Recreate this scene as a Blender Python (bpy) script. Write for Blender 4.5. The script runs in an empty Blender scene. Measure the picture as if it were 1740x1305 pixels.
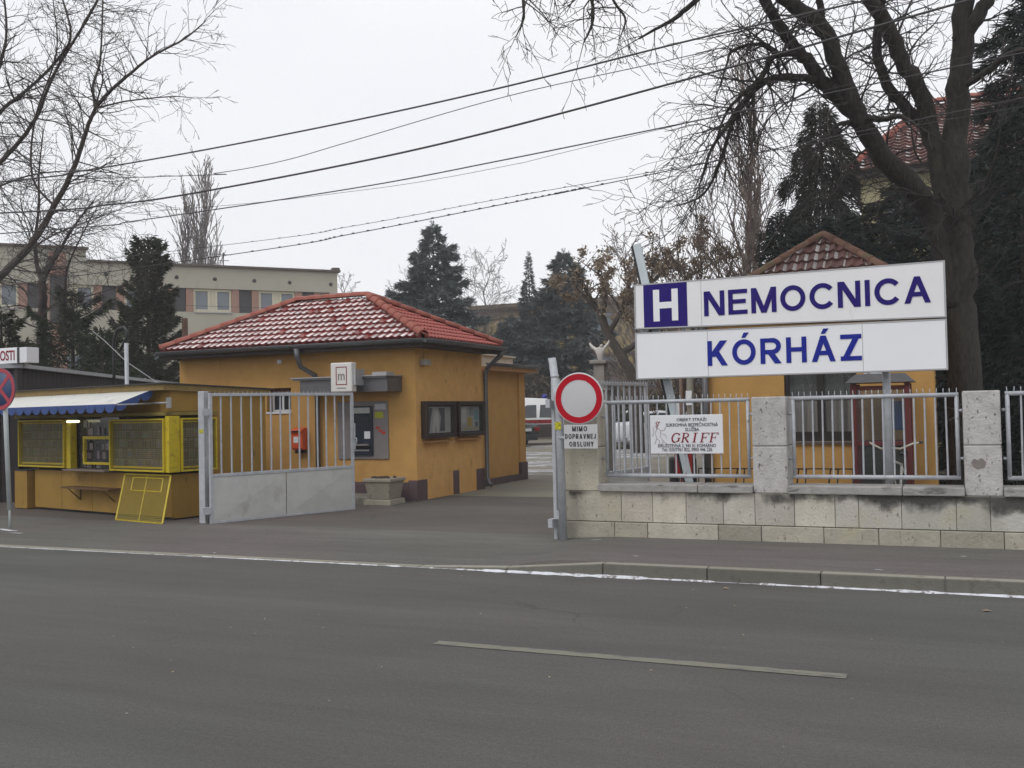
import bpy, bmesh, math, random
import numpy as np
from math import radians as R, sin, cos, pi, sqrt, atan2
from mathutils import Vector, Matrix, noise as mnoise
random.seed(7); rng = np.random.default_rng(7)
S = bpy.context.scene
COL = S.collection
# ---------------------------------------------------------------- camera, sky, sun, exposure
FPX = 1700.0; YAW = R(23.5); PIT = R(1.5); ROL = R(1.2); EYE = 1.6
Fv = Vector((-sin(YAW)*cos(PIT), cos(YAW)*cos(PIT), sin(PIT)))
R0 = Vector((cos(YAW), sin(YAW), 0)); U0 = R0.cross(Fv)
Rv = R0*cos(ROL) - U0*sin(ROL); Uv = U0*cos(ROL) + R0*sin(ROL)
cam = bpy.data.cameras.new('camera'); camo = bpy.data.objects.new('camera', cam); COL.objects.link(camo)
cam.sensor_width = 36; cam.lens = FPX*36/1740; cam.clip_end = 1500; cam.clip_start = .05
camo.matrix_world = Matrix(((Rv.x, Uv.x, -Fv.x, 0), (Rv.y, Uv.y, -Fv.y, 0), (Rv.z, Uv.z, -Fv.z, EYE), (0, 0, 0, 1)))
S.camera = camo
w = bpy.data.worlds.new('World'); S.world = w; w.use_nodes = True
nt = w.node_tree; nt.nodes.clear()
out = nt.nodes.new('ShaderNodeOutputWorld'); bg = nt.nodes.new('ShaderNodeBackground'); bg.inputs['Strength'].default_value = .1
sky = nt.nodes.new('ShaderNodeTexSky'); sky.sky_type = 'NISHITA'; sky.sun_disc = False
SUN_EL = R(48); SUN_ROT = R(200)
sky.sun_elevation = SUN_EL; sky.sun_rotation = SUN_ROT
tc = nt.nodes.new('ShaderNodeTexCoord'); nz = nt.nodes.new('ShaderNodeTexNoise'); nz.inputs['Scale'].default_value = 1.6; nz.inputs['Detail'].default_value = 3
mp = nt.nodes.new('ShaderNodeMapping'); mp.inputs['Scale'].default_value = (1, 1, 3)
cr = nt.nodes.new('ShaderNodeValToRGB'); cr.color_ramp.elements[0].color = (10.0, 10.2, 10.6, 1); cr.color_ramp.elements[1].color = (10.9, 10.85, 11.1, 1)
cr.color_ramp.elements[0].position = .35; cr.color_ramp.elements[1].position = .62
mx = nt.nodes.new('ShaderNodeMixRGB'); mx.inputs[0].default_value = .93
nt.links.new(tc.outputs['Generated'], mp.inputs[0]); nt.links.new(mp.outputs[0], nz.inputs['Vector']); nt.links.new(nz.outputs['Fac'], cr.inputs[0])
nt.links.new(sky.outputs[0], mx.inputs[1]); nt.links.new(cr.outputs[0], mx.inputs[2]); nt.links.new(mx.outputs[0], bg.inputs[0]); nt.links.new(bg.outputs[0], out.inputs[0])
sl = bpy.data.lights.new('sun', 'SUN'); sl.energy = 1.0; sl.angle = R(25); sl.color = (1, .97, .93)
so = bpy.data.objects.new('sun', sl); COL.objects.link(so)
az = R(205); sd = Vector((sin(az)*cos(SUN_EL), cos(az)*cos(SUN_EL), sin(SUN_EL)))
so.rotation_euler = sd.to_track_quat('Z', 'Y').to_euler(); so.location = (0, 0, 30)
sky.sun_rotation = az
vs = S.view_settings; vs.view_transform = 'Standard'; vs.look = 'None'; vs.exposure = 0.0; vs.gamma = 1; vs.use_curve_mapping = False

# measuring helpers: a point seen in the survey photo, put on a real plane
def ray(px, py): return Fv + Rv*((px-870)/FPX) - Uv*((py-652.5)/FPX)
def PY(px, py, Y):
    d = ray(px, py); return Vector((0, 0, EYE)) + d*(Y/d.y)
def PG(px, py, z=0.0):
    d = ray(px, py); return Vector((0, 0, EYE)) + d*((z-EYE)/d.z)
def PZ(px, py, Z):
    return Vector((0, 0, EYE)) + ray(px, py)*Z

# ---------------------------------------------------------------- materials
MATS = {}
def mat(name, col, rough=.7, var=.12, scale=6, bump=0., bscale=40, metal=0., col2=None, spec=.5, tint=False, stain=None, island=0., stretch=None, emit=0, emis=None, stain2=None):
    if name in MATS: return MATS[name]
    m = bpy.data.materials.new(name); m.use_nodes = True; n = m.node_tree; L = n.links.new
    b = n.nodes['Principled BSDF']; b.inputs['Roughness'].default_value = rough; b.inputs['Metallic'].default_value = metal
    b.inputs['Specular IOR Level'].default_value = spec
    t = n.nodes.new('ShaderNodeTexCoord'); src = t.outputs['Object']
    if stretch:
        mm = n.nodes.new('ShaderNodeMapping'); mm.inputs['Scale'].default_value = stretch; L(src, mm.inputs[0]); src = mm.outputs[0]
    nz = n.nodes.new('ShaderNodeTexNoise'); nz.inputs['Scale'].default_value = scale; nz.inputs['Detail'].default_value = 8; nz.inputs['Roughness'].default_value = .65
    L(src, nz.inputs['Vector'])
    r = n.nodes.new('ShaderNodeValToRGB'); e = r.color_ramp.elements
    c2 = col2 if col2 else tuple(min(1, c*(1+var)) for c in col)
    c1 = col if col2 else tuple(c*(1-var) for c in col)
    e[0].color = (*c1, 1); e[1].color = (*c2, 1); e[0].position = .32; e[1].position = .68
    L(nz.outputs['Fac'], r.inputs[0]); cur = r.outputs[0]
    if tint:
        a = n.nodes.new('ShaderNodeVertexColor'); a.layer_name = 'tint'
        x = n.nodes.new('ShaderNodeMixRGB'); x.blend_type = 'MULTIPLY'; x.inputs[0].default_value = 1
        L(cur, x.inputs[1]); L(a.outputs[0], x.inputs[2]); cur = x.outputs[0]
    if island:
        g = n.nodes.new('ShaderNodeNewGeometry'); h = n.nodes.new('ShaderNodeHueSaturation')
        mr = n.nodes.new('ShaderNodeMapRange'); mr.inputs[3].default_value = 1-island; mr.inputs[4].default_value = 1+island
        L(g.outputs['Random Per Island'], mr.inputs[0]); L(mr.outputs[0], h.inputs['Value']); L(cur, h.inputs['Color']); cur = h.outputs[0]
    for stain in [x_ for x_ in (stain2, stain) if x_]:   # (colour, scale, threshold, softness, stretch)
        sc, ss, th, sf, st = stain
        mm = n.nodes.new('ShaderNodeMapping'); mm.inputs['Scale'].default_value = st; L(t.outputs['Object'], mm.inputs[0])
        z = n.nodes.new('ShaderNodeTexNoise'); z.inputs['Scale'].default_value = ss; z.inputs['Detail'].default_value = 6; z.inputs['Roughness'].default_value = .7; L(mm.outputs[0], z.inputs['Vector'])
        q = n.nodes.new('ShaderNodeMapRange'); q.inputs[1].default_value = th; q.inputs[2].default_value = th+sf; L(z.outputs['Fac'], q.inputs[0])
        x = n.nodes.new('ShaderNodeMixRGB'); x.inputs[2].default_value = (*sc, 1); L(q.outputs[0], x.inputs[0]); L(cur, x.inputs[1]); cur = x.outputs[0]
    L(cur, b.inputs['Base Color'])
    if bump:
        z = n.nodes.new('ShaderNodeTexNoise'); z.inputs['Scale'].default_value = bscale; z.inputs['Detail'].default_value = 5; L(src, z.inputs['Vector'])
        bu = n.nodes.new('ShaderNodeBump'); bu.inputs['Strength'].default_value = bump; bu.inputs['Distance'].default_value = .02
        L(z.outputs['Fac'], bu.inputs['Height']); L(bu.outputs[0], b.inputs['Normal'])
    if emit:
        b.inputs['Emission Color'].default_value = (*(emis or col), 1); b.inputs['Emission Strength'].default_value = emit
    m['n_out'] = 1
    MATS[name] = m; return m

def srgb(r, g, b):
    f = lambda c: ((c/255+.055)/1.055)**2.4 if c > 10 else c/255/12.92
    return (f(r), f(g), f(b))

# ---------------------------------------------------------------- mesh building
class MB:
    def __init__(s, M=None): s.v = []; s.f = []; s.t = []; s.M = M; s.tint = (1, 1, 1); s.sm = []; s.smooth = False
    def add(s, vs, fs):
        o = len(s.v)
        for p in vs:
            p = Vector(p); s.v.append(tuple(s.M @ p) if s.M else tuple(p))
        for f in fs: s.f.append(tuple(i+o for i in f)); s.t.append(s.tint); s.sm.append(s.smooth)
    def box(s, x0, x1, y0, y1, z0, z1):
        if x0 > x1: x0, x1 = x1, x0
        if y0 > y1: y0, y1 = y1, y0
        if z0 > z1: z0, z1 = z1, z0
        s.add([(x0,y0,z0),(x1,y0,z0),(x1,y1,z0),(x0,y1,z0),(x0,y0,z1),(x1,y0,z1),(x1,y1,z1),(x0,y1,z1)],
              [(0,3,2,1),(4,5,6,7),(0,1,5,4),(1,2,6,5),(2,3,7,6),(3,0,4,7)])
    def quad(s, a, b, c, d): s.add([a, b, c, d], [(0, 1, 2, 3)])
    def prism(s, poly, h):      # poly: list of 3d points, h: vector
        h = Vector(h); n = len(poly); vs = [Vector(p) for p in poly] + [Vector(p)+h for p in poly]
        s.add(vs, [tuple(range(n))[::-1], tuple(range(n, 2*n))] + [(i, (i+1) % n, n+(i+1) % n, n+i) for i in range(n)])
    def tube(s, pts, r, n=6, cap=True):
        pts = [Vector(p) for p in pts]; k = len(pts)
        rs = r if isinstance(r, (list, tuple)) else [r]*k
        d = (pts[1]-pts[0]).normalized(); a = d.orthogonal().normalized(); vs = []
        for i, p in enumerate(pts):
            t = (pts[min(i+1, k-1)]-pts[max(i-1, 0)])
            t = t.normalized() if t.length > 1e-9 else d
            a = (a - t*a.dot(t)); a = a.normalized() if a.length > 1e-6 else t.orthogonal().normalized()
            b = t.cross(a)
            for j in range(n):
                an = 2*pi*j/n; vs.append(p + (a*cos(an)+b*sin(an))*rs[i])
        fs = [(i*n+j, i*n+(j+1) % n, (i+1)*n+(j+1) % n, (i+1)*n+j) for i in range(k-1) for j in range(n)]
        if cap: fs += [tuple(range(n))[::-1], tuple(range((k-1)*n, k*n))]
        sm = s.smooth; s.smooth = n > 4; s.add(vs, fs); s.smooth = sm
    def bar(s, a, b, w, h=None, up=(0, 0, 1)):   # rectangular bar between points
        a = Vector(a); b = Vector(b); h = h or w; d = (b-a).normalized(); u = Vector(up)
        if abs(d.dot(u)) > .95: u = Vector((0, 1, 0))
        x = d.cross(u).normalized()*w/2; y = x.cross(d).normalized()*h/2
        s.add([a-x-y, a+x-y, a+x+y, a-x+y, b-x-y, b+x-y, b+x+y, b-x+y], [(0,3,2,1),(4,5,6,7),(0,1,5,4),(1,2,6,5),(2,3,7,6),(3,0,4,7)])
    def lathe(s, prof, c, ax=(0, 0, 1), n=24):   # prof: (r, h)
        ax = Vector(ax).normalized(); a = ax.orthogonal().normalized(); b = ax.cross(a); c = Vector(c); vs = []
        for r_, h in prof:
            for j in range(n): an = 2*pi*j/n; vs.append(c+ax*h+(a*cos(an)+b*sin(an))*r_)
        k = len(prof)
        sm = s.smooth; s.smooth = True
        s.add(vs, [(i*n+j, i*n+(j+1) % n, (i+1)*n+(j+1) % n, (i+1)*n+j) for i in range(k-1) for j in range(n)] + [tuple(range(n))[::-1], tuple(range((k-1)*n, k*n))])
        s.smooth = sm
    def build(s, name, m, parent=None, bevel=0, solid=False):
        me = bpy.data.meshes.new(name); off = Vector((0, 0, 0))
        if parent is not None:
            q = parent
            while q: off += q.location; q = q.parent
        me.from_pydata([(x-off.x, y-off.y, z-off.z) for x, y, z in s.v], [], s.f)
        me.polygons.foreach_set('use_smooth', s.sm)
        if any(t != (1, 1, 1) for t in s.t):
            ca = me.color_attributes.new('tint', 'FLOAT_COLOR', 'CORNER'); arr = []
            for f, t in zip(s.f, s.t): arr += [t[0], t[1], t[2], 1]*len(f)
            ca.data.foreach_set('color', arr)
        elif m and 'tint' in m: pass
        o = bpy.data.objects.new(name, me); COL.objects.link(o)
        if m: me.materials.append(m)
        if parent is not None: o.parent = parent
        if bevel:
            bm = bmesh.new(); bm.from_mesh(me)
            bmesh.ops.recalc_face_normals(bm, faces=bm.faces); bm.to_mesh(me); bm.free()
            md = o.modifiers.new('bevel', 'BEVEL'); md.width = bevel; md.segments = 2; md.limit_method = 'ANGLE'; md.angle_limit = R(40)
        else:
            bm = bmesh.new(); bm.from_mesh(me); bmesh.ops.recalc_face_normals(bm, faces=bm.faces); bm.to_mesh(me); bm.free()
        return o

def tag(o, label, cat, group=None, kind=None):
    if label: o['label'] = label
    if cat: o['category'] = cat
    if group: o['group'] = group
    if kind: o['kind'] = kind
    return o
def thing(name, loc, label, cat, group=None):
    o = bpy.data.objects.new(name, None); COL.objects.link(o); o.location = loc; o.empty_display_size = .2
    return tag(o, label, cat, group)
def struct(name, mb, m, kind='structure', **k):
    o = mb.build(name, m, **k); o['kind'] = kind; return o
def copy_tree(o, parent=None):
    c = o.copy(); COL.objects.link(c); c.parent = parent
    for ch in [x for x in o.children]: copy_tree(ch, c)
    return c
def frameM(O, deg): return Matrix.Translation(Vector(O)) @ Matrix.Rotation(R(deg), 4, 'Z')

def text(name, s, m, parent, x0, x1, z0, z1, o, ax=(1, 0, 0), up=(0, 0, 1), off=0.0, shear=0, depth=.002, fit=True, align='L', stretchfit=True):
    """lettering as a mesh fitted in the box x0..x1 (along ax from o), z0..z1 (along up)"""
    cu = bpy.data.curves.new(name, 'FONT'); cu.body = s; cu.size = 1; cu.offset = off; cu.extrude = .01; cu.resolution_u = 4
    t = bpy.data.objects.new('t', cu); COL.objects.link(t)
    bpy.context.view_layer.update()
    me = bpy.data.meshes.new_from_object(t.evaluated_get(bpy.context.evaluated_depsgraph_get()))
    bpy.data.objects.remove(t); bpy.data.curves.remove(cu)
    co = np.empty(len(me.vertices)*3); me.vertices.foreach_get('co', co); co = co.reshape(-1, 3)
    co[:, 0] += shear*co[:, 1]
    mn = co.min(0); mxx = co.max(0); sx = (x1-x0)/(mxx[0]-mn[0]); sz = (z1-z0)/(mxx[1]-mn[1])
    u = (co[:, 0]-mn[0])*sx+x0; v = (co[:, 1]-mn[1])*sz+z0; d = (co[:, 2]-mn[2])/max(1e-6, mxx[2]-mn[2])*depth
    ax = Vector(ax).normalized(); up = Vector(up).normalized(); nn = ax.cross(up)
    off3 = Vector((0, 0, 0)); q = parent
    while q: off3 += q.location; q = q.parent
    base = np.array(Vector(o)-off3)
    P = base + u[:, None]*np.array(ax) + v[:, None]*np.array(up) + d[:, None]*np.array(nn)
    me.vertices.foreach_set('co', P.ravel()); me.update()
    me.materials.clear(); me.materials.append(m)
    ob = bpy.data.objects.new(name, me); COL.objects.link(ob); ob.parent = parent
    return ob

# block capitals drawn from strokes: 'D' slanted bar with level ends, 'L' butt-ended polyline, 'O' arc
def _arc(cx, cy, rx, ry, a0, a1, n=22): return [(cx+rx*cos(R(a0+(a1-a0)*i/n)), cy+ry*sin(R(a0+(a1-a0)*i/n))) for i in range(n+1)]
GL = {
 'N': (.83, [('V', 0), ('V', 1), ('D', (0, 1), (1, 0))]), 'E': (.76, [('V', 0), ('H', 0), ('H', 1), ('H', .52, 0, .92)]),
 'M': (.98, [('V', 0), ('V', 1), ('D', (0, 1), (.5, 0)), ('D', (1, 1), (.5, 0))]), 'I': (.20, [('V', .5)]),
 'O': (.96, [('O', .5, .5, .5, .5, 0, 360)]), 'C': (.90, [('O', .555, .5, .555, .5, 38, 322)]),
 'A': (.92, [('D', (0, 0), (.5, 1)), ('D', (1, 0), (.5, 1)), ('H', .30, .16, .84)]),
 'K': (.84, [('V', 0), ('D', (.98, 1), (.06, .36)), ('D', (.36, .60), (1, 0))]), 'H': (.80, [('V', 0), ('V', 1), ('H', .52)]),
 'R': (.84, [('V', 0), ('H', 1, 0, .6), ('H', .45, 0, .6), ('O', .6, .725, .38, .275, -90, 90), ('D', (.45, .45), (1, 0))]),
 'P': (.76, [('V', 0), ('H', 1, 0, .6), ('H', .42, 0, .6), ('O', .6, .71, .4, .29, -90, 90)]),
 'Z': (.80, [('H', 0), ('H', 1), ('D', (.95, .97), (.05, .03))]), 'L': (.66, [('V', 0), ('H', 0)]),
 'D': (.80, [('V', 0), ('H', 0, 0, .5), ('H', 1, 0, .5), ('O', .5, .5, .5, .5, -90, 90)]),
 'B': (.78, [('V', 0), ('H', 0, 0, .6), ('H', .52, 0, .6), ('H', 1, 0, .6), ('O', .6, .76, .36, .24, -90, 90), ('O', .6, .26, .4, .26, -90, 90)]),
 'V': (.84, [('D', (0, 1), (.5, 0)), ('D', (1, 1), (.5, 0))]), 'U': (.8, [('V', 0, .35, 1), ('V', 1, .35, 1), ('O', .5, .35, .5, .35, 180, 360)]),
 'J': (.6, [('V', 1, .3, 1), ('O', .5, .3, .5, .3, 190, 360)]), 'Y': (.84, [('D', (0, 1), (.5, .42)), ('D', (1, 1), (.5, .42)), ('V', .5, 0, .44)]),
 'S': (.76, [('O', .5, .745, .46, .255, 30, 270), ('O', .5, .25, .5, .25, 90, -150)])}
def letters(name, word, m, parent, x0, x1, z0, h, y, rise=0., sw=.2, gap=.16, acc=None):
    """word fitted from x0 to x1 on the plane y; rise = slope of the baseline; each letter one mesh"""
    ws = [GL[c][0] for c in word]; tot = sum(ws)+gap*(len(ws)-1); k = (x1-x0)/tot; x = x0; st = sw*h
    for ci, ch in enumerate(word):
        w_ = GL[ch][0]*k; g = MB(); bz = z0+rise*(x-x0); lay = [0]
        def Pt(u, v): return (x+u, bz+v+rise*u)
        def poly(ps):
            yy = y-lay[0]*.0003; lay[0] += 1
            g.prism([(p[0], yy, p[1]) for p in ps], (0, .0028, 0))
        def ribbon(pts, closed=False):
            yy = y-lay[0]*.0003; lay[0] += 1; n = len(pts); L_, R_ = [], []
            for i in range(n):
                a = pts[(i-1) % (n-1)] if closed and i in (0, n-1) and i == 0 else pts[max(i-1, 0)]; b_ = pts[min(i+1, n-1)]
                if closed and i == 0: a = pts[n-2]
                if closed and i == n-1: b_ = pts[1]
                dx, dz = b_[0]-a[0], b_[1]-a[1]; l = sqrt(dx*dx+dz*dz) or 1; nx_, nz_ = -dz/l*st/2, dx/l*st/2
                L_.append((pts[i][0]+nx_, pts[i][1]+nz_)); R_.append((pts[i][0]-nx_, pts[i][1]-nz_))
            vs = [];
            for a, b_ in zip(L_, R_): vs += [(a[0], yy, a[1]), (b_[0], yy, b_[1]), (a[0], yy+.0028, a[1]), (b_[0], yy+.0028, b_[1])]
            fs = []
            for i in range(n-1): q = 4*i; fs += [(q, q+4, q+5, q+1), (q+2, q+3, q+7, q+6), (q, q+2, q+6, q+4), (q+1, q+5, q+7, q+3)]
            g.add(vs, fs)
        for s_ in GL[ch][1]:
            if s_[0] == 'V':
                u = st/2+s_[1]*(w_-st); a, b_ = (s_[2], s_[3]) if len(s_) > 2 else (0, 1); poly([Pt(u-st/2, a*h), Pt(u+st/2, a*h), Pt(u+st/2, b_*h), Pt(u-st/2, b_*h)])
            elif s_[0] == 'H':
                v = st*.46+s_[1]*(h-st*.92); a, b_ = (s_[2], s_[3]) if len(s_) > 2 else (0, 1); a, b_ = a*w_, b_*w_; t_ = st*.46; poly([Pt(a, v-t_), Pt(b_, v-t_), Pt(b_, v+t_), Pt(a, v+t_)])
            elif s_[0] == 'D':
                (u0, v0), (u1, v1) = s_[1], s_[2]; dx = (u1-u0)*w_; dz = (v1-v0)*h; hw = st*sqrt(dx*dx+dz*dz)/abs(dz)/2; hw = min(hw, st*.95)
                a, b_ = hw+u0*(w_-2*hw), hw+u1*(w_-2*hw); poly([Pt(a-hw, v0*h), Pt(a+hw, v0*h), Pt(b_+hw, v1*h), Pt(b_-hw, v1*h)])
            else:
                _, cx, cy, rx, ry, a0, a1 = s_; pts = []
                for (u, v) in _arc(cx, cy, rx, ry, a0, a1, 28): pts.append(Pt(st/2+u*(w_-st), st*.47+v*(h-st*.94)))
                ribbon(pts, abs(a1-a0) == 360)
        if acc and ci in acc: poly([Pt(w_*.48-st*.35, h*1.07), Pt(w_*.48+st*.45, h*1.07), Pt(w_*.48+st*1.25, h*1.27), Pt(w_*.48+st*.15, h*1.27)])
        g.build(name, m, parent); x += w_+gap*k
# colours
M_galv = mat('galvanised_paint', srgb(172, 175, 180), .5, .16, 9, .15, 60, .1, stain=(srgb(120, 112, 105), 14, .62, .1, (1, 1, .4)))
M_sheet = mat('gate_sheet_paint', srgb(186, 187, 184), .55, .1, 3, .12, 25, .1, stain=(srgb(160, 158, 152), 3.0, .56, .2, (1, 1, .5)))
M_white = mat('white_plastic', srgb(222, 223, 226), .4, .03, 2)
M_blue = mat('blue_letter', (.018, .008, .15), .6, .08, 4, spec=.15)
M_blue2 = mat('bright_blue_letter', (.012, .022, .26), .6, .08, 4, spec=.15)
M_alu = mat('aluminium_trim', srgb(170, 170, 172), .4, .08, 10, metal=.3)
M_dark = mat('dark_metal', srgb(52, 50, 50), .5, .2, 10)
M_black = mat('black_paint', srgb(28, 28, 30), .4, .2, 10)
M_glass = mat('dark_glass', (.03, .035, .04), .08, .2, 2, spec=.8)
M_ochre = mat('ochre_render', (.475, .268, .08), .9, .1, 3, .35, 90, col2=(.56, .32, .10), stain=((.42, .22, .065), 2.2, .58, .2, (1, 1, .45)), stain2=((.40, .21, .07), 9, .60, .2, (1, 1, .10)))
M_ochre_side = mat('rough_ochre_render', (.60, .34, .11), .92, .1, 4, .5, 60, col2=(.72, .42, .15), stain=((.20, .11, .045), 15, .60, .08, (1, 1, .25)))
M_plinth = mat('plinth_paint', srgb(92, 74, 78), .8, .14, 6, .3, 50)
M_gutter = mat('zinc_gutter', srgb(98, 98, 100), .42, .15, 8, metal=.3)
M_soffit = mat('dark_soffit', srgb(66, 58, 54), .8, .15, 10)
M_bark = mat('bark', (.045, .036, .03), .95, .3, 14, .7, 40, col2=(.085, .07, .06))
M_barkR = mat('dark_bark', (.014, .012, .011), .95, .3, 22, 1., 26, col2=(.050, .043, .036), stretch=(1, 1, .28), stain=((.055, .055, .038), 3, .60, .12, (1, 1, .6)))
M_twig = mat('twig', (.04, .033, .03), .9, .2, 5, col2=(.07, .058, .052))
M_twigR = mat('dark_twig', (.022, .018, .017), .9, .2, 5, col2=(.045, .038, .034))

# ---------------------------------------------------------------- ground
def asphalt(name, base, var, patch, speck=.5, streak=(1, 1, 1)):
    m = bpy.data.materials.new(name); m.use_nodes = True; n = m.node_tree; L = n.links.new; b = n.nodes['Principled BSDF']
    b.inputs['Roughness'].default_value = .88; b.inputs['Specular IOR Level'].default_value = .25
    g = n.nodes.new('ShaderNodeNewGeometry')
    def noise(sc, det=6, ro=.6, st=(1, 1, 1)):
        mm = n.nodes.new('ShaderNodeMapping'); mm.inputs['Scale'].default_value = st; L(g.outputs['Position'], mm.inputs[0])
        z = n.nodes.new('ShaderNodeTexNoise'); z.inputs['Scale'].default_value = sc; z.inputs['Detail'].default_value = det; z.inputs['Roughness'].default_value = ro
        L(mm.outputs[0], z.inputs['Vector']); return z.outputs['Fac']
    def mr(x, a, c, lo, hi):
        q = n.nodes.new('ShaderNodeMapRange'); q.inputs[1].default_value = a; q.inputs[2].default_value = c; q.inputs[3].default_value = lo; q.inputs[4].default_value = hi; L(x, q.inputs[0]); return q.outputs[0]
    def mul(a, c):
        q = n.nodes.new('ShaderNodeMath'); q.operation = 'MULTIPLY'; L(a, q.inputs[0]); L(c, q.inputs[1]); return q.outputs[0]
    k = mul(mr(noise(.35, 5, .6, (.35, 1, 1)), .3, .7, 1-patch, 1+patch), mr(noise(3.2, 6, .7, (.25, 1, 1)), .3, .7, 1-var, 1+var))
    k = mul(k, mr(noise(130, 2, .5), .3, .7, 1-speck*.5, 1+speck*.55))
    k = mul(k, mr(noise(38, 3, .6), .3, .7, 1-speck*.25, 1+speck*.25))
    # tyre-polished tracks along the road and slow colour drift
    k = mul(k, mr(noise(.55, 4, .6, (.03, 1, 1)), .35, .65, 1-patch*.7, 1+patch*.7))
    k = mul(k, mr(noise(7, 4, .7, (.05, 1, 1)), .35, .65, 1-var*.5, 1+var*.5))
    hm = n.nodes.new('ShaderNodeMixRGB'); hm.inputs[1].default_value = (*base, 1); hm.inputs[2].default_value = (base[0]*.93, base[1]*1.02, base[2]*.97, 1); L(mr(noise(.22, 3, .5), .42, .58, 0, 1), hm.inputs[0])
    v = n.nodes.new('ShaderNodeVectorMath'); v.operation = 'SCALE'; L(hm.outputs[0], v.inputs[0]); L(k, v.inputs['Scale'])
    # rare pale grit and salt specks
    x = n.nodes.new('ShaderNodeMixRGB'); x.inputs[2].default_value = (.42, .42, .43, 1)
    vo = n.nodes.new('ShaderNodeTexVoronoi'); vo.inputs['Scale'].default_value = 2.6; L(g.outputs['Position'], vo.inputs['Vector'])
    sp = mr(vo.outputs['Distance'], .010, .026, .8, 0.)
    L(sp, x.inputs[0]); L(v.outputs[0], x.inputs[1])
    # fine cracks / seams
    vc = n.nodes.new('ShaderNodeTexVoronoi'); vc.feature = 'DISTANCE_TO_EDGE'; vc.inputs['Scale'].default_value = .33
    mm = n.nodes.new('ShaderNodeMapping'); L(g.outputs['Position'], mm.inputs[0])
    zz = n.nodes.new('ShaderNodeTexNoise'); zz.inputs['Scale'].default_value = 1.7; zz.inputs['Detail'].default_value = 6; L(g.outputs['Position'], zz.inputs['Vector'])
    ad = n.nodes.new('ShaderNodeMixRGB'); ad.inputs[0].default_value = .45; L(g.outputs['Position'], ad.inputs[1]); L(zz.outputs['Color'], ad.inputs[2]); L(ad.outputs[0], vc.inputs['Vector'])
    ck = mr(vc.outputs['Distance'], .001, .004, .35, 0.)
    ck = mul(ck, mr(noise(.5, 3), .5, .62, 0, 1))
    y = n.nodes.new('ShaderNodeMixRGB'); y.inputs[2].default_value = (.025, .024, .024, 1); L(ck, y.inputs[0]); L(x.outputs[0], y.inputs[1])
    L(y.outputs[0], b.inputs['Base Color'])
    bu = n.nodes.new('ShaderNodeBump'); bu.inputs['Strength'].default_value = .5; bu.inputs['Distance'].default_value = .006
    L(noise(90, 4, .7), bu.inputs['Height']); L(bu.outputs[0], b.inputs['Normal'])
    return m
M_road = asphalt('road_asphalt', (.094, .086, .083), .08, .14, .55)
M_pave = asphalt('pavement_asphalt', (.125, .112, .106), .12, .14, .5)
M_drive = asphalt('driveway_asphalt', (.112, .094, .088), .1, .12, .4)
M_conc = asphalt('pale_concrete_ground', (.215, .19, .158), .1, .12, .3)
M_snow = mat('dirty_snow', srgb(196, 198, 204), .7, .1, 9, .5, 40, col2=srgb(222, 224, 230), stain=(srgb(120, 115, 112), 11, .52, .10, (1, 1, 1)))
M_kerb = mat('kerb_stone', srgb(128, 124, 116), .85, .14, 5, .3, 50, stain=(srgb(88, 84, 78), 6, .55, .15, (1, 1, 1)))
M_soil = mat('yard_ground', (.17, .155, .135), .95, .2, 1.2, .4, 20, col2=(.24, .22, .20), stain=((.5, .5, .52), .5, .60, .06, (.5, 1.5, 1)))

KY = 9.1
def pave_z(x, y):
    t = min(1, max(0, (x+4.35)/.8)); t = t*t*(3-2*t)
    tl = min(1, max(0, (-12.2-x)/.9))
    t = max(t, tl*.8)
    u = min(1, max(0, (y-KY-.13)/2.1))
    edge = .12*t + .006*(1-t)
    return edge*(1-u) + (.055+.035*t)*u
g = MB(); g.box(-600, 600, 11.2, 900, -.6, .03); struct('ground', g, M_soil)
g = MB(); g.quad((-600, -400, 0), (600, -400, 0), (600, KY, 0), (-600, KY, 0)); struct('road', g, M_road)
g = MB(); xs = list(np.linspace(-60, -16, 12)) + list(np.linspace(-15, 3, 91)) + list(np.linspace(4, 60, 12)); ysl = list(np.linspace(KY+.13, 11.5, 14))
vs_ = [(x, y, pave_z(x, y)) for y in ysl for x in xs]; nx = len(xs)
g.smooth = True; g.add(vs_, [(j*nx+i, j*nx+i+1, (j+1)*nx+i+1, (j+1)*nx+i) for j in range(len(ysl)-1) for i in range(nx-1)])
struct('pavement', g, M_pave)
# driveway behind the gate line and pale apron further in
g = MB(); g.quad((-40, 11.5, .055), (-3.8, 11.5, .055), (-3.8, 16.4, .06), (-40, 16.4, .06)); struct('driveway', g, M_drive)
g = MB(); g.prism([(-3.8, 16.4, .058), (-3.6, 11.7, .058), (40, 11.7, .058), (40, 50, .058), (-60, 50, .058), (-60, 16.4, .058)], (0, 0, .002)); struct('yard_paving', g, M_conc)
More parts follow.
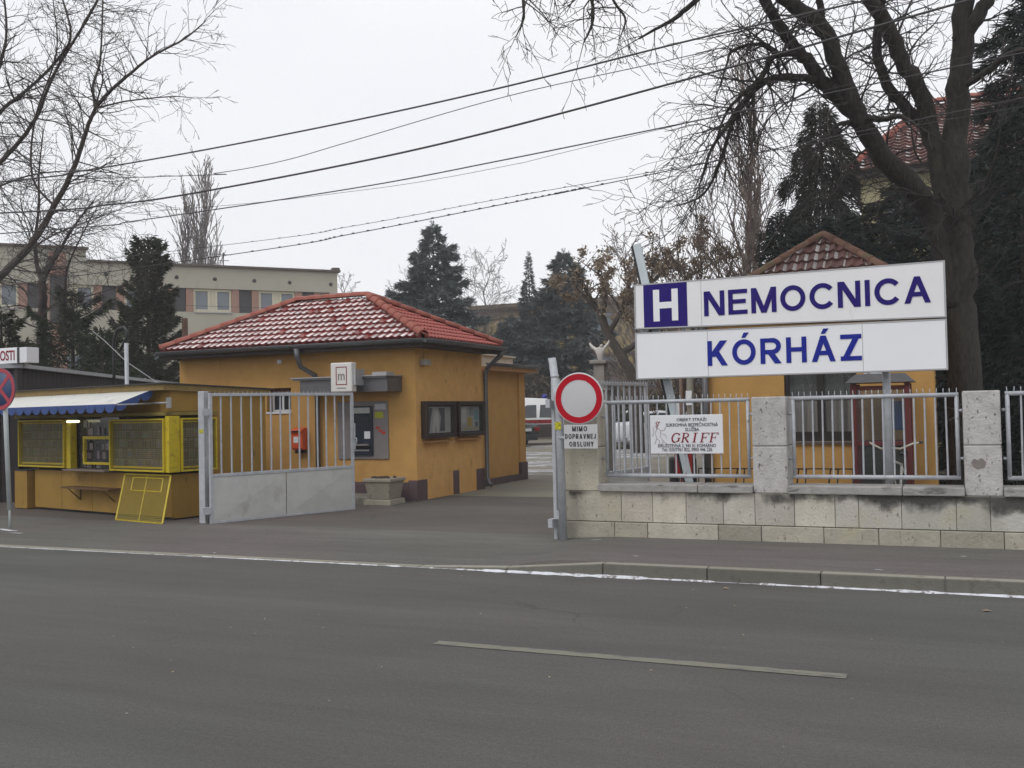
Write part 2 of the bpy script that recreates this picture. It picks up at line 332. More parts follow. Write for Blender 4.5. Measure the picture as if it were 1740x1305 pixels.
# kerb stones
g = MB(); x = -3.35-.999*4
random.seed(3)
kx = [-60+i*.999 for i in range(120)]
for x in kx:
    x1 = x+.993
    def kz(q): return pave_z(q, KY+.13)+.003
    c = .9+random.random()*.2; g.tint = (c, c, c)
    dy = random.uniform(-.006, .006)
    a, b_ = kz(x), kz(x1)
    g.add([(x, KY+dy, -.05), (x1, KY+dy, -.05), (x1, KY+.13, -.05), (x, KY+.13, -.05), (x, KY+.012+dy, a), (x1, KY+.012+dy, b_), (x1, KY+.13, b_), (x, KY+.13, a)],
          [(0,3,2,1),(4,5,6,7),(0,1,5,4),(1,2,6,5),(2,3,7,6),(3,0,4,7)])
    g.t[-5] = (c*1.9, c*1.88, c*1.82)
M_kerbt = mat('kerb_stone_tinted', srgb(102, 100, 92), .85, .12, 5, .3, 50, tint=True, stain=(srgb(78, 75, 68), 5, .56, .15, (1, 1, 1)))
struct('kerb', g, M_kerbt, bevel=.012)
# snow left in the gutter: low ragged ridges
def snow_ribbon(x0, x1, y, wfun, name='snow', zb=0.0, thr=.3, seed=0):
    g = MB(); n = int((x1-x0)/.03); g.smooth = True
    rows = []
    for i in range(n+1):
        x = x0+(x1-x0)*i/n; ww = wfun(x)*(.55+.9*abs(mnoise.noise((x*1.6, seed, 0)))+.5*mnoise.noise((x*9, seed+3, 0)))
        if mnoise.noise((x*.9, seed+7, 0)) + .6*mnoise.noise((x*5, seed+9, 0)) < -thr: ww *= .1
        ww = max(ww, .004); h = min(.022, ww*.35)
        rows.append([(x, y, zb+h*.8+.002), (x, y-ww*.35, zb+h+.002), (x, y-ww*.8, zb+h*.5+.002), (x, y-ww, zb+.001)])
    vs = [p for r_ in rows for p in r_]
    g.add(vs, [(i*4+j, i*4+j+1, (i+1)*4+j+1, (i+1)*4+j) for i in range(n) for j in range(3)])
    return struct(name, g, M_snow, kind='stuff')
tag(snow_ribbon(-13, 3, KY-.001, lambda x: .013+.030*min(1, max(0, (x+8)/4.5)) + (.05 if -4.3 < x < -2.6 else 0)), 'thin ragged line of old snow in the gutter', 'snow')
# loose snow patches on pavement, at wall foot and in the yard
def patch(cx, cy, z, rx, ry, seed, ang=0):
    pts = []
    for k in range(40):
        a = 2*pi*k/40; q = 1+.55*mnoise.noise((cos(a)*1.8+seed, sin(a)*1.8, seed))+.35*mnoise.noise((cos(a)*6, sin(a)*6+seed, 2))
        pts.append((cx+cos(a)*rx*q, cy+sin(a)*ry*q))
    return pts
g = MB(); g.smooth = True
for k, (cx, cy, rx, ry) in enumerate([(-3.75, 10.97, .07, .012), (-12.4, 10.25, .22, .04), (-12.0, 10.1, .12, .02), (-2.9, 9.7, .03, .008), (-.6, 9.45, .04, .008), (-7.9, 9.35, .02, .008), (.1, 10.6, .03, .006)]):
    pts = patch(cx, cy, 0, rx, ry, k*3.1)
    z = pave_z(cx, cy); n = len(pts)
    g.add([(cx, cy, z+.005)] + [(x, y, pave_z(x, y)+.003) for x, y in pts], [(0, 1+i, 1+(i+1) % n) for i in range(n)])
tag(struct('snow_patches', g, M_snow, kind='stuff'), 'small thin patches of old snow on the pavement', 'snow')
def ragged_snow():
    m = bpy.data.materials.new('ragged_snow'); m.use_nodes = True; n = m.node_tree; L = n.links.new; b = n.nodes['Principled BSDF']; b.inputs['Base Color'].default_value = (.62, .62, .65, 1); b.inputs['Roughness'].default_value = .8
    ge = n.nodes.new('ShaderNodeNewGeometry'); z = n.nodes.new('ShaderNodeTexNoise'); z.inputs['Scale'].default_value = 1.1; z.inputs['Detail'].default_value = 9; z.inputs['Roughness'].default_value = .75; L(ge.outputs['Position'], z.inputs['Vector'])
    q = n.nodes.new('ShaderNodeMapRange'); q.inputs[1].default_value = .40; q.inputs[2].default_value = .62; q.inputs[4].default_value = .85; L(z.outputs['Fac'], q.inputs[0]); L(q.outputs[0], b.inputs['Alpha']); return m
g = MB(); g.smooth = True
def yard_patch(px, py, rx, ry, sd_):
    c = PG(px, py, .06); pts = patch(c.x, c.y, 0, rx, ry, sd_); n = len(pts)
    g.add([(c.x, c.y, .075)] + [(x, y, .064) for x, y in pts], [(0, 1+i, 1+(i+1) % n) for i in range(n)])
for k, a in enumerate([(905, 800, 1.7, .55), (925, 790, 2.5, .8), (890, 786, 2, .8), (930, 778, 3, .9), (1055, 775, 1.8, 1.2), (1075, 765, 2.5, 1.2), (900, 771, 4, 1.2), (1050, 757, 4, 1.8), (885, 806, .7, .25)]): yard_patch(*a, k*2.3+1)
tag(struct('yard_snow', g, ragged_snow(), kind='stuff'), 'patches of packed snow on the yard behind the gate', 'snow')
# worn lane dash, salt-dusted
M_line = mat('worn_lane_paint', srgb(122, 120, 106), .85, .12, 12, .2, 80, col2=srgb(112, 110, 98), stain=(srgb(92, 90, 89), 16, .52, .1, (.3, 1, 1)))
g = MB()
def wavy_line(x0, x1, y0, y1):
    n = 60; vs = []
    for i in range(n+1):
        x = x0+(x1-x0)*i/n; vs += [(x, y0+.006*mnoise.noise((x*9, 1, 0)), .004), (x, y1+.006*mnoise.noise((x*9, 5, 0)), .004)]
    g.add(vs, [(2*i, 2*i+2, 2*i+3, 2*i+1) for i in range(n)])
wavy_line(-3.3, -.59, 6.12, 6.225)
for k in (-3, -2, -1, 1, 2): wavy_line(-3.3+k*9, -.59+k*9, 6.12, 6.225)
struct('lane_marking', g, M_line)
# a few dry leaves / litter on the road
g = MB(); M_leaf_l = mat('dry_leaf', srgb(170, 150, 120), .8, .2, 20)
random.seed(12)
for k in range(30):
    px, py = random.uniform(200, 1740), random.uniform(960, 1160); c = PG(px, py); 
    if c.y < 9.0:
        s_ = random.uniform(.004, .010); a = random.random()*6; 
        q = [(c.x+s_*cos(a+t)*f_, c.y+s_*sin(a+t)*f_, .004+.006*random.random()) for t, f_ in ((0, 1.4), (1.5, .7), (3.1, 1.3), (4.6, .8))]; g.add(q, [(0, 1, 2, 3)])
for px, py in ((1676, 1039), (1232, 1001)):
    c = PG(px, py); g.add([(c.x-.035, c.y, .004), (c.x, c.y-.02, .012), (c.x+.04, c.y+.005, .006), (c.x, c.y+.03, .01)], [(0, 1, 2, 3)])
tag(struct('litter', g, M_leaf_l, kind='stuff'), 'scattered dry leaf scraps on the asphalt', 'litter')

# ---------------------------------------------------------------- stone wall with pillars
M_stone = mat('travertine', (.44, .41, .345), .88, .14, 3.2, .5, 34, col2=(.58, .55, .475), tint=True, stain=((.20, .18, .15), 26, .60, .04, (1, 1, .5)), stain2=((.38, .355, .25), 1.6, .56, .18, (1, 1, 1)))
M_stoneg = mat('weathered_grey_stone', (.38, .365, .35), .88, .14, 5, .55, 34, col2=(.54, .525, .51), tint=True, stain=((.13, .12, .115), 24, .585, .04, (1, 1, .6)), stain2=((.34, .33, .31), 3.0, .56, .16, (1, 1, .6)))
M_coping = mat('grey_coping', (.27, .26, .245), .88, .16, 5, .5, 30, col2=(.37, .36, .345), stain=((.14, .135, .13), 6, .56, .1, (.5, 1, 1.5)))
WY = 11.3
wall = thing('stone_wall', (-2, WY, .05), 'low travertine block wall with tall square pillars beside the gateway', 'wall')
random.seed(21)
def wx(px, y=870): return PY(px, y, WY).x
jA = [958, 1056, 1109, 1166, 1229, 1283, 1350, 1419, 1459, 1532, 1625, 1683, 1760]
jB = [958, 1045, 1101, 1221, 1294, 1400, 1493, 1598, 1706, 1790]
xa = [wx(p) for p in jA] + [1.1, 1.9, 2.6, 3.4, 4.1, 5.0]; xb = [wx(p, 900) for p in jB] + [1.3, 2.1, 3.1, 4.0, 5.0]
M_mortar = mat('mortar', (.17, .155, .13), .95, .15, 20)
g = MB(); g.box(xa[0]+.02, 5, WY+.022, WY+.4, .0, .615); g.build('mortar_core', M_mortar, wall)
gA = MB()
for i in range(len(xa)-1):
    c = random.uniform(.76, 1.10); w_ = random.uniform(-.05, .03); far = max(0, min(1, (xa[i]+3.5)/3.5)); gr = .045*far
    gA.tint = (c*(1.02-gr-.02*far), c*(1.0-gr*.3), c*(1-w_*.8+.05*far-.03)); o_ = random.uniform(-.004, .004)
    gA.box(xa[i]+.0022, xa[i+1]-.0022, WY+o_, WY+.02+.001, .266, .618)
gA.build('block_course', M_stone, wall, bevel=.006)
gB = MB()
for i in range(len(xb)-1):
    c = random.uniform(.60, .86); gB.tint = (c, c*.985, c*.95); o_ = random.uniform(-.012, .0)
    gB.box(xb[i]+.0025, xb[i+1]-.0025, WY-.012+o_, WY+.02, -.02, .258)
gB.build('base_course', M_stone, wall, bevel=.01)
# pillars
PIL = [(-4.25, -3.82, 1.70, M_stone), (-2.01, -1.635, 1.69, M_stoneg), (.14, .49, 1.70, M_stoneg), (2.6, 2.96, 1.7, M_stoneg)]
for k, (a, b_, top, m) in enumerate(PIL):
    g = MB(); c = (.95, .93, .88) if k == 0 else (.98, .98, .985)
    for z0, z1 in ((.622, 1.14), (1.145, top)):
        q = random.uniform(.94, 1.04); g.tint = (c[0]*q, c[1]*q, c[2]*q); g.box(a, b_, WY+random.uniform(-.003, .003), WY+.42, z0, z1)
    g.build('pillar', m, wall, bevel=.012)
g = MB(); g.box(PIL[2][0]+.2, PIL[2][0]+.34, WY+.02, WY+.2, 1.7, 1.712); 
# concrete repair scar on the third pillar
sc = [(1650, 786), (1655, 779), (1662, 782), (1668, 778), (1676, 785), (1673, 794), (1661, 797), (1653, 792)]
g = MB(); g.prism([(PY(x, y, WY).x, WY-.006, PY(x, y, WY).z) for x, y in sc], (0, .004, 0)); g.build('repair_patch', mat('patch_mortar', srgb(128, 120, 116), .9, .1, 20), wall)
# coping slabs
for a, b_ in ((-3.818, -2.012), (-1.633, .138), (.492, 2.598)):
    g = MB(); m_ = a+(b_-a)*(.66 if a < -1 else .71)
    if a > 0: m_ = a+1.1
    g.box(a+.002, m_-.003, WY-.055, WY+.36, .62, .71); g.box(m_+.003, b_-.002, WY-.052, WY+.36, .62, .708)
    g.build('coping', M_coping, wall, bevel=.012)
# dark damp stains below the coping (weathering crust)
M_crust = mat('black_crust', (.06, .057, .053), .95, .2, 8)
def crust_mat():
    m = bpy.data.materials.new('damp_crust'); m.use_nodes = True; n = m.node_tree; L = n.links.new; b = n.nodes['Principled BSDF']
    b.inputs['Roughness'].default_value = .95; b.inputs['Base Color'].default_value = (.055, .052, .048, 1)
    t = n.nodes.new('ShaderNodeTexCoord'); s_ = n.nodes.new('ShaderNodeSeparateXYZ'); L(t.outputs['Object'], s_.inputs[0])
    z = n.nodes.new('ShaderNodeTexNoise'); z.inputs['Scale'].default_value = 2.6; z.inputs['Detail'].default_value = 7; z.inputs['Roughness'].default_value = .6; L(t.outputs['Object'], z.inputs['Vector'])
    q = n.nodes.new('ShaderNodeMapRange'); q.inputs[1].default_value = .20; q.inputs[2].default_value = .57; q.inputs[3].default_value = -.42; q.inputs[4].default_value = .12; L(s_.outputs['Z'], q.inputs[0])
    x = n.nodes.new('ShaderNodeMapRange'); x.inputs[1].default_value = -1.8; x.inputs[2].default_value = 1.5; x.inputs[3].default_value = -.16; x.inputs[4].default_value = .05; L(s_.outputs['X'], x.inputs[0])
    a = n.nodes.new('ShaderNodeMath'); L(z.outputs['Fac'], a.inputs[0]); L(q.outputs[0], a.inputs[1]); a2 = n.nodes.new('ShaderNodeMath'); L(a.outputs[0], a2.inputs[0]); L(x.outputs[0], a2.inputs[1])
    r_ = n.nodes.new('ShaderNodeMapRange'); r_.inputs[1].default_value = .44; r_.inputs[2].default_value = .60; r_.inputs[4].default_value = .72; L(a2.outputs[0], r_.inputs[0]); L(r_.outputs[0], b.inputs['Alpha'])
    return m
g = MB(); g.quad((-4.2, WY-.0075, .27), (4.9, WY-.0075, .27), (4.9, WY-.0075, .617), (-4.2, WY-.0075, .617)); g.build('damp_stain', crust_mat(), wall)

# ---------------------------------------------------------------- iron fence panels on the wall
def fence_panel(x0, x1, label):
    y = WY+.12; t = thing('fence_panel', ((x0+x1)/2, y, .785), label, 'fence panel', 'galvanised fence panels between the stone pillars')
    zb, zt = .80, 1.665; g = MB()
    g.tube([(x0, y, zb), (x0, y, zt)], .021, 8); g.tube([(x1, y, zb), (x1, y, zt)], .021, 8)
    g.tube([(x0-.02, y, zt), (x1+.02, y, zt)], .023, 8); g.tube([(x0-.02, y, zb), (x1+.02, y, zb)], .023, 8); g.build('frame', M_galv, t)
    n = 15
    for i in range(n):
        g = MB(); x = x0+(x1-x0)*(i+1)/(n+1); j = random.uniform(-.004, .004); g.tube([(x+j, y, zb), (x-j, y, zt)], .0105, 6, False); g.build('bar', M_galv, t)
    k = int((x1-x0)/.063)
    for i in range(k+1):
        g = MB(); x = x0+(x1-x0)*i/k; g.tube([(x, y, zt+.01), (x+random.uniform(-.004, .004), y, zt+.072)], [.006, .0035], 5); g.build('spike', M_galv, t)
    for x, d in ((x0, -1), (x1, 1)):
        for z in (1.0, 1.5):
            g = MB(); g.tube([(x, y, z), (x+d*.058, y, z)], .011, 6); g.lathe([(.017, 0), (.017, .02)], (x+d*.03, y, z), (d, 0, 0), 8); g.build('wall_pin', M_galv, t)
    return t
random.seed(5)
fence_panel(-3.745, -2.07, 'galvanised fence panel that carries the security company board, nearest the gate')
fence_panel(-1.575, .085, 'galvanised fence panel in front of the red phone box')
fence_panel(.56, 2.53, 'galvanised fence panel cut off by the right edge of the picture')

# ---------------------------------------------------------------- security company board
M_red = mat('dark_red_letter', (.24, .010, .025), .6, .1, 10, spec=.15)
M_ink = mat('navy_ink', (.03, .03, .06), .6, .1, 10)
y = WY+.085
t = thing('security_board', (-2.77, y, 1.05), 'white board with red and navy lettering fixed to the fence bars', 'sign')
g = MB(); g.box(-3.2, -2.35, y, y+.012, 1.058, 1.505); g.build('board', M_white, t, bevel=.004)
o3 = (0, y-.0035, 0); X = lambda px, py=740: PY(px, py, y).x; Z = lambda py, px=1165: PY(px, py, y).z
def brow(s, a, b_, py, h, m=M_ink, off=.001, **k):
    z = 1.505-(py-.0); return text('lettering', s, m, t, a, b_, z-h/2, z+h/2, o3, off=off, **k)
W_ = .85
def bx_(f): return -3.2+W_*f
brow('OBJEKT STRÁŽI', bx_(.375), bx_(.78), .055, .052)
brow('SÚKROMNÁ BEZPEČNOSTNÁ', bx_(.225), bx_(.935), .108, .052)
brow('SLUŽBA', bx_(.49), bx_(.68), .163, .05)
brow('DRUŽSTEVNÁ 2, 945 01 KOMÁRNO', bx_(.11), bx_(.90), .352, .052)
brow('Tel.: 035/7761 822, 0903 446 226', bx_(.16), bx_(.85), .402, .047)
# tall serif italic name, serifs added as small bars
gl = MB(); xs0 = bx_(.29); pitch = .118; zb, zt = 1.505-.315, 1.505-.21
sh = .22
def sp(x, z): return (x+(z-zb)*sh, y-.0055, z)
def stroke(a, b_, w_): 
    dx, dz = b_[0]-a[0], b_[1]-a[1]; l = sqrt(dx*dx+dz*dz); nx_, nz_ = -dz/l*w_/2, dx/l*w_/2
    gl.prism([sp(a[0]+nx_, a[1]+nz_), sp(a[0]-nx_, a[1]-nz_), sp(b_[0]-nx_, b_[1]-nz_), sp(b_[0]+nx_, b_[1]+nz_)], (0, .002, 0))
def arc(cx, cz, rx, rz, a0, a1, w_):
    n = 14; p = [(cx+rx*cos(R(a0+(a1-a0)*i/n)), cz+rz*sin(R(a0+(a1-a0)*i/n))) for i in range(n+1)]
    for i in range(n): stroke(p[i], p[i+1], w_ if .25 < (i/n) < .75 else w_*.6)
H_ = zt-zb; mz = zb+H_*.5
x = xs0; arc(x+.045, mz, .042, H_*.5, 40, 330, .016); stroke((x+.085, zb+.008), (x+.085, mz-.006), .015); stroke((x+.062, mz-.004), (x+.1, mz-.004), .006); stroke((x+.082, zt), (x+.082, zt-.028), .006)
x += pitch; stroke((x+.015, zb), (x+.015, zt), .016); arc(x+.03, zt-H_*.25, .04, H_*.25, 90, -90, .013); stroke((x+.015, zt-.003), (x+.032, zt-.003), .006); stroke((x+.015, mz), (x+.035, mz), .006); stroke((x+.035, mz), (x+.08, zb), .016); stroke((x-.005, zb), (x+.035, zb), .006); stroke((x+.07, zb), (x+.095, zb), .006); stroke((x-.005, zt), (x+.02, zt), .006)
x += pitch+.012; stroke((x+.02, zb), (x+.02, zt), .017); stroke((x-.003, zb), (x+.043, zb), .006); stroke((x-.003, zt), (x+.043, zt), .006)
for _ in range(2):
    x += pitch*.78 if _ == 0 else pitch*.9
    stroke((x+.015, zb), (x+.015, zt), .016); stroke((x-.005, zt-.002), (x+.085, zt-.002), .007); stroke((x+.083, zt), (x+.083, zt-.026), .007); stroke((x+.015, mz), (x+.058, mz), .006); stroke((x+.058, mz+.013), (x+.058, mz-.013), .006); stroke((x-.005, zb), (x+.04, zb), .006)
gl.build('name_lettering', M_red, t)
# faded rampant beast emblem in thin lines
ge = MB(); P_ = lambda u, v: (bx_(u), y-.0045, 1.505-v*.447)
em = [[(.08, .20), (.10, .32), (.07, .45), (.09, .6), (.06, .75)], [(.10, .32), (.15, .40), (.2, .38), (.22, .30)], [(.15, .40), (.14, .55), (.18, .66), (.15, .82)], [(.09, .6), (.13, .66), (.12, .82)], [(.16, .48), (.21, .5), (.23, .6)], [(.04, .3), (.05, .42), (.03, .55)], [(.18, .66), (.21, .72), (.2, .8)]]
for pl in em: ge.tube([P_(*q) for q in pl], .0028, 4)
ge.build('faded_emblem', mat('faded_print', srgb(172, 168, 170), .6, .1, 10), t)
ge = MB()
for pl in ([(.085, .17), (.105, .3), (.12, .2), (.1, .16)], [(.08, .28), (.1, .36)], [(.12, .18), (.14, .17)]): ge.tube([P_(*q) for q in pl], .004, 4)
ge.build('emblem_head', M_red, t)
g = MB(); g.tube([(-2.77, y, 1.505), (-2.77, y+.02, 1.535)], .006, 5); g.tube([(-2.77, y+.02, 1.045), (-2.77, y, 1.06)], .006, 5); g.build('wire_tie', M_galv, t)

# ---------------------------------------------------------------- large hospital sign
SY = 12.0
t = thing('hospital_sign', (-1.76, SY+.1, .06), 'large two-row white hospital sign with blue lettering on steel posts', 'sign')
x0, x1 = -3.535, .018
M_face = mat('milky_acrylic', srgb(226, 226, 228), .35, .03, 1.2, col2=srgb(234, 234, 236), stain=(srgb(176, 174, 170), 3, .62, .2, (1, 1, .35)))
M_face2 = mat('clean_acrylic', srgb(232, 233, 236), .35, .02, 1.2)
for (za, zb_, za2, zb2, face, seams, nm) in ((2.572, 3.128, 2.522, 3.153, M_face, [(PY(1192, 520, SY).x)], 'upper_box'), (1.948, 2.527, 1.945, 2.508, M_face2, [PY(1203, 600, SY).x, PY(1466, 590, SY).x], 'lower_box')):
    def zt_(x): k = (x-x0)/(x1-x0); return zb_*(1-k)+zb2*k
    def zl_(x): k = (x-x0)/(x1-x0); return za*(1-k)+za2*k
    g = MB(); g.add([(x0, SY, zl_(x0)), (x1, SY, zl_(x1)), (x1, SY, zt_(x1)), (x0, SY, zt_(x0)), (x0, SY+.2, zl_(x0)), (x1, SY+.2, zl_(x1)), (x1, SY+.2, zt_(x1)), (x0, SY+.2, zt_(x0))], [(0,1,2,3),(7,6,5,4),(0,4,5,1),(1,5,6,2),(2,6,7,3),(3,7,4,0)])
    box = g.build(nm, M_alu, t, bevel=.006)
    e = .016; ed = [x0+e] + sorted(seams) + [x1-e]
    for i in range(len(ed)-1):
        a, b_ = ed[i]+.003, ed[i+1]-.003; g = MB(); g.prism([(a, SY-.006, zl_(a)+e), (b_, SY-.006, zl_(b_)+e), (b_, SY-.006, zt_(b_)-e), (a, SY-.006, zt_(a)-e)], (0, .007, 0)); g.build('face_panel', face, box)
    g = MB()
    for q in (zl_, zt_):
        s_ = 1 if q is zl_ else -1
        g.prism([(x0, SY-.01, q(x0)), (x1, SY-.01, q(x1)), (x1, SY-.01, q(x1)+s_*e), (x0, SY-.01, q(x0)+s_*e)], (0, .02, 0))
    for a in (x0, x1-e): g.prism([(a, SY-.011, zl_(a)), (a+e, SY-.011, zl_(a)), (a+e, SY-.011, zt_(a)), (a, SY-.011, zt_(a))], (0, .02, 0))
    g.build('frame', M_alu, box)
# blue square with white H
hx0, hx1 = PY(1094, 520, SY).x, PY(1168, 520, SY).x; z0, z1 = 2.575, 3.125
g = MB(); g.prism([(hx0, SY-.009, z0+.012), (hx1, SY-.009, z0+.004), (hx1, SY-.009, z1+.005), (hx0, SY-.009, z1)], (0, .004, 0)); g.build('blue_square', M_blue, t)
g = MB(); cx = (hx0+hx1)/2+.005; hh = .195; hw = .155; st = .078; y0 = SY-.0135; cz = (z0+z1)/2+.0
for a in (-1, 1): g.box(cx+a*hw-a*st/2-st/2, cx+a*hw-a*st/2+st/2, y0, y0+.004, cz-hh, cz+hh)
g.box(cx-hw+st, cx+hw-st, y0+.0005, y0+.0035, cz-st/2, cz+st/2); g.build('letter_h', M_face2, t)
slope = math.tan(R(-.0))
ax1 = Vector((1, 0, .001)).normalized()
def xy(px, py): p = PY(px, py, SY); return p.x, p.z
# NEMOCNICA along a slightly rising line
a0 = xy(1197, 537); a1 = xy(1582, 513)
L1 = Vector((a1[0]-a0[0], 0, a1[1]-a0[1])); d1 = L1.normalized()
letters('letter', 'NEMOCNICA', M_blue, t, a0[0], a1[0], a0[1]-.004, .298*1.36/1.36, SY-.0125, d1.z/d1.x, .185, .15)
a0 = xy(1203, 622); a1 = xy(1465, 612); L1 = Vector((a1[0]-a0[0], 0, a1[1]-a0[1])); d1 = L1.normalized()
letters('letter', 'KORHAZ', M_blue2, t, a0[0], a1[0], a0[1], .300, SY-.0125, d1.z/d1.x, .185, .19, (1, 4))
# posts
g = MB(); a = PY(1082, 415, SY+.26); b_ = PY(1136, 660, SY+.26); dz = (a-b_)/(a.z-b_.z); foot = b_+dz*(.05-b_.z)
g.bar(a, foot, .10, .03, (0, 1, 0)); g.build('leaning_post', mat('pale_steel', srgb(190, 200, 204), .5, .08, 5), t)
g = MB(); g.bar(a+Vector((-.06, .03, -.02)), foot+Vector((-.06, .03, 0)), .03, .09, (0, 1, 0)); g.build('post_flange', M_black, t)
g = MB(); p = PY(1506, 640, SY+.3); g.tube([(p.x, p.y, .05), (p.x, p.y, 3.0)], .045, 12); g.build('round_post', M_galv, t)
g = MB(); g.box(x0+.25, x1-.2, SY+.202, SY+.25, 2.2, 2.26); g.box(x0+.25, x1-.2, SY+.202, SY+.25, 2.8, 2.86); g.build('rear_rail', M_galv, t)

# ---------------------------------------------------------------- gate posts, leaves
def gate_post(x, y, w_, h, label, lean=0):
    t = thing('gate_post', (x, y, .04), label, 'gate post', None); g = MB()
    g.bar((x, y, .02), (x+lean, y, h), w_, w_, (0, 1, 0)); g.build('post', M_galv, t, bevel=.008); return t
pl = gate_post(-9.965, 11.60, .11, 1.97, 'square grey steel gate post with a yellow sticker beside the kiosk')
M_stick = mat('yellow_sticker', srgb(190, 185, 20), .5, .2, 30, stain=(srgb(40, 60, 30), 40, .55, .05, (1, 1, 1)))
g = MB(); g.box(-10.0, -9.925, 11.541, 11.544, 1.36, 1.415); g.build('sticker', M_stick, pl)
def leaf(label):
    """gate leaf in its own frame: hinge stile at origin, running +x"""
    t = thing('gate_leaf', (0, 0, 0), label, 'gate', 'two leaves of the grey driveway gate'); L_ = 2.46; H = 1.87; g = MB()
    g.bar((0, 0, 0), (0, 0, H), .045); g.bar((L_, 0, 0), (L_, 0, H), .045); g.bar((-.02, 0, H), (L_+.02, 0, H), .047, .045); g.bar((.023, 0, .70), (L_-.023, 0, .70), .04, .045); g.bar((.023, 0, .02), (L_-.023, 0, .02), .04, .035)
    g.build('frame', M_galv, t, bevel=.004)
    for i in range(14):
        g = MB(); x = L_*(i+1)/15; g.tube([(x, 0, .72), (x, 0, H-.02)], .014, 8, False); g.build('bar', M_galv, t)
    for a, b_ in ((.02, L_/2-.008), (L_/2+.008, L_-.02)):
        g = MB(); c = ((a+b_)/2, -.026, .36)    # sheet pressed to a shallow pyramid
        cs = [(a, -.008, .04), (b_, -.008, .04), (b_, -.008, .682), (a, -.008, .682)]
        g.add(cs+[c], [(0, 1, 4), (1, 2, 4), (2, 3, 4), (3, 0, 4)]); bk = [(x, .004, z) for x, _, z in cs]; g.add(bk, [(3, 2, 1, 0)]); g.add(cs+bk, [(0, 4, 5, 1), (1, 5, 6, 2), (2, 6, 7, 3), (3, 7, 4, 0)]); g.build('sheet_panel', M_sheet, t)
    g = MB(); g.box(L_-.01, L_+.045, -.03, .03, 1.02, 1.12); g.box(L_+.01, L_+.03, -.045, -.03, .98, 1.4); g.tube([(L_+.02, -.05, 1.16), (L_+.02, -.09, 1.16), (L_+.02, -.09, 1.05)], .009, 6); g.build('latch', M_galv, t)
    for z in (.2, 1.62):
        g = MB(); g.box(-.14, -.022, -.03, .03, z-.05, z+.05); g.build('hinge', M_galv, t)
    n = 34
    for i in range(n):
        g = MB(); x = L_*i/(n-1); g.tube([(x, 0, H+.02), (x, 0, H+.05)], [.005, .002], 4); g.build('spike', M_galv, t)
    return t
gl_ = leaf('grey gate leaf with pressed sheet base, swung open in front of the gatehouse')
gl_.location = (-9.78, 11.53, .045); gl_.rotation_euler = (0, 0, atan2(13.814-11.529, -8.814+9.766))
gr_ = copy_tree(gl_); gr_['label'] = 'grey gate leaf folded back edge-on behind the stone pillar'
gr_.location = (-4.33, 11.2, .05); gr_.rotation_euler = (0, 0, atan2(13.4-11.1, -3.9+4.33))
# tall round gate post with no-entry sign
gp = thing('gate_post', (-4.22, 11.15, .05), 'tall round grey gate post leaning slightly, in front of the stone wall end', 'gate post')
g = MB(); g.tube([(-4.205, 11.1, .03), (-4.225, 11.1, 1.6), (-4.30, 11.1, 2.21)], .047, 14); g.build('post', M_galv, gp)
g = MB(); g.lathe([(.051, 0), (.053, .01), (.051, .02)], (-4.268, 11.1, 1.98), (-.1, 0, 1), 14); g.build('collar', M_galv, gp)
g = MB()
for z in (.35, 1.75): g.box(-4.31, -4.25, 11.09, 11.13, z-.05, z+.05)
g.build('hinge_lug', M_galv, gp)
g = MB(); g.box(-4.262, -4.185, 11.046, 11.05, 1.36, 1.45); g.build('sticker', M_stick, gp)
t = thing('no_entry_sign', (-3.95, 11.02, 1.1), 'round no vehicles sign with red ring above a small text plate', 'road sign')
M_ring = mat('sign_red', (.42, .006, .018), .6, .06, 3, spec=.12); M_disc = mat('sign_white', srgb(190, 190, 192), .45, .04, 4, stain=(srgb(168, 166, 164), 5, .6, .1, (1, 1, 1)))
sx, sz, sy = -3.945, 1.72, 11.03
g = MB(); g.lathe([(.300, 0), (.304, .008), (.300, .016), (.292, .018)], (sx, sy, sz), (0, -1, 0), 64); g.build('disc', M_disc, t)
def ring(r0, r1, y_, cx_, cz_, n=64, a0=0, a1=2*pi):
    g = MB(); vs = []
    for i in range(n+1):
        a = a0+(a1-a0)*i/n
        for r_ in (r0, r1):
            for yy in (y_, y_+.002): vs.append((cx_+r_*cos(a), yy, cz_+r_*sin(a)))
    fs = []
    for i in range(n):
        k = 4*i; fs += [(k, k+4, k+6, k+2), (k+1, k+3, k+7, k+5), (k+2, k+6, k+7, k+3), (k, k+1, k+5, k+4)]
    g.add(vs, fs); return g
ring(.218, .288, sy-.0215, sx, sz).build('red_ring', M_ring, t)
g = MB()
for dx_, dz_ in ((-.05, .19), (.09, .2), (-.09, -.19), (.07, -.2), (0, 0)): g.lathe([(.007, 0), (.005, .004)], (sx+dx_, sy-.0185, sz+dz_), (0, -1, 0), 8)
g.build('rivets', mat('rivet', srgb(214, 214, 216), .4, .02, 4), t)
g = MB(); g.box(-4.14, -3.725, sy-.012, sy, 1.135, 1.415); g.build('text_plate', M_disc, t, bevel=.004)
o3 = (0, sy-.0155, 0)
letters('letter', 'MIMO', M_black, t, -4.035, -3.85, 1.338, .058, sy-.0155, 0, .18, .3); letters('letter', 'DOPRAVNEJ', M_black, t, -4.125, -3.745, 1.25, .058, sy-.0155, 0, .17, .3); letters('letter', 'OBSLUHY', M_black, t, -4.075, -3.775, 1.16, .058, sy-.0155, 0, .17, .3)
g = MB(); g.bar((-4.23, sy+.03, 1.72), (-3.75, sy+.03, 1.72), .03, .03); g.bar((-4.23, sy+.03, 1.27), (-3.8, sy+.03, 1.27), .03, .03); g.build('bracket', M_galv, t)

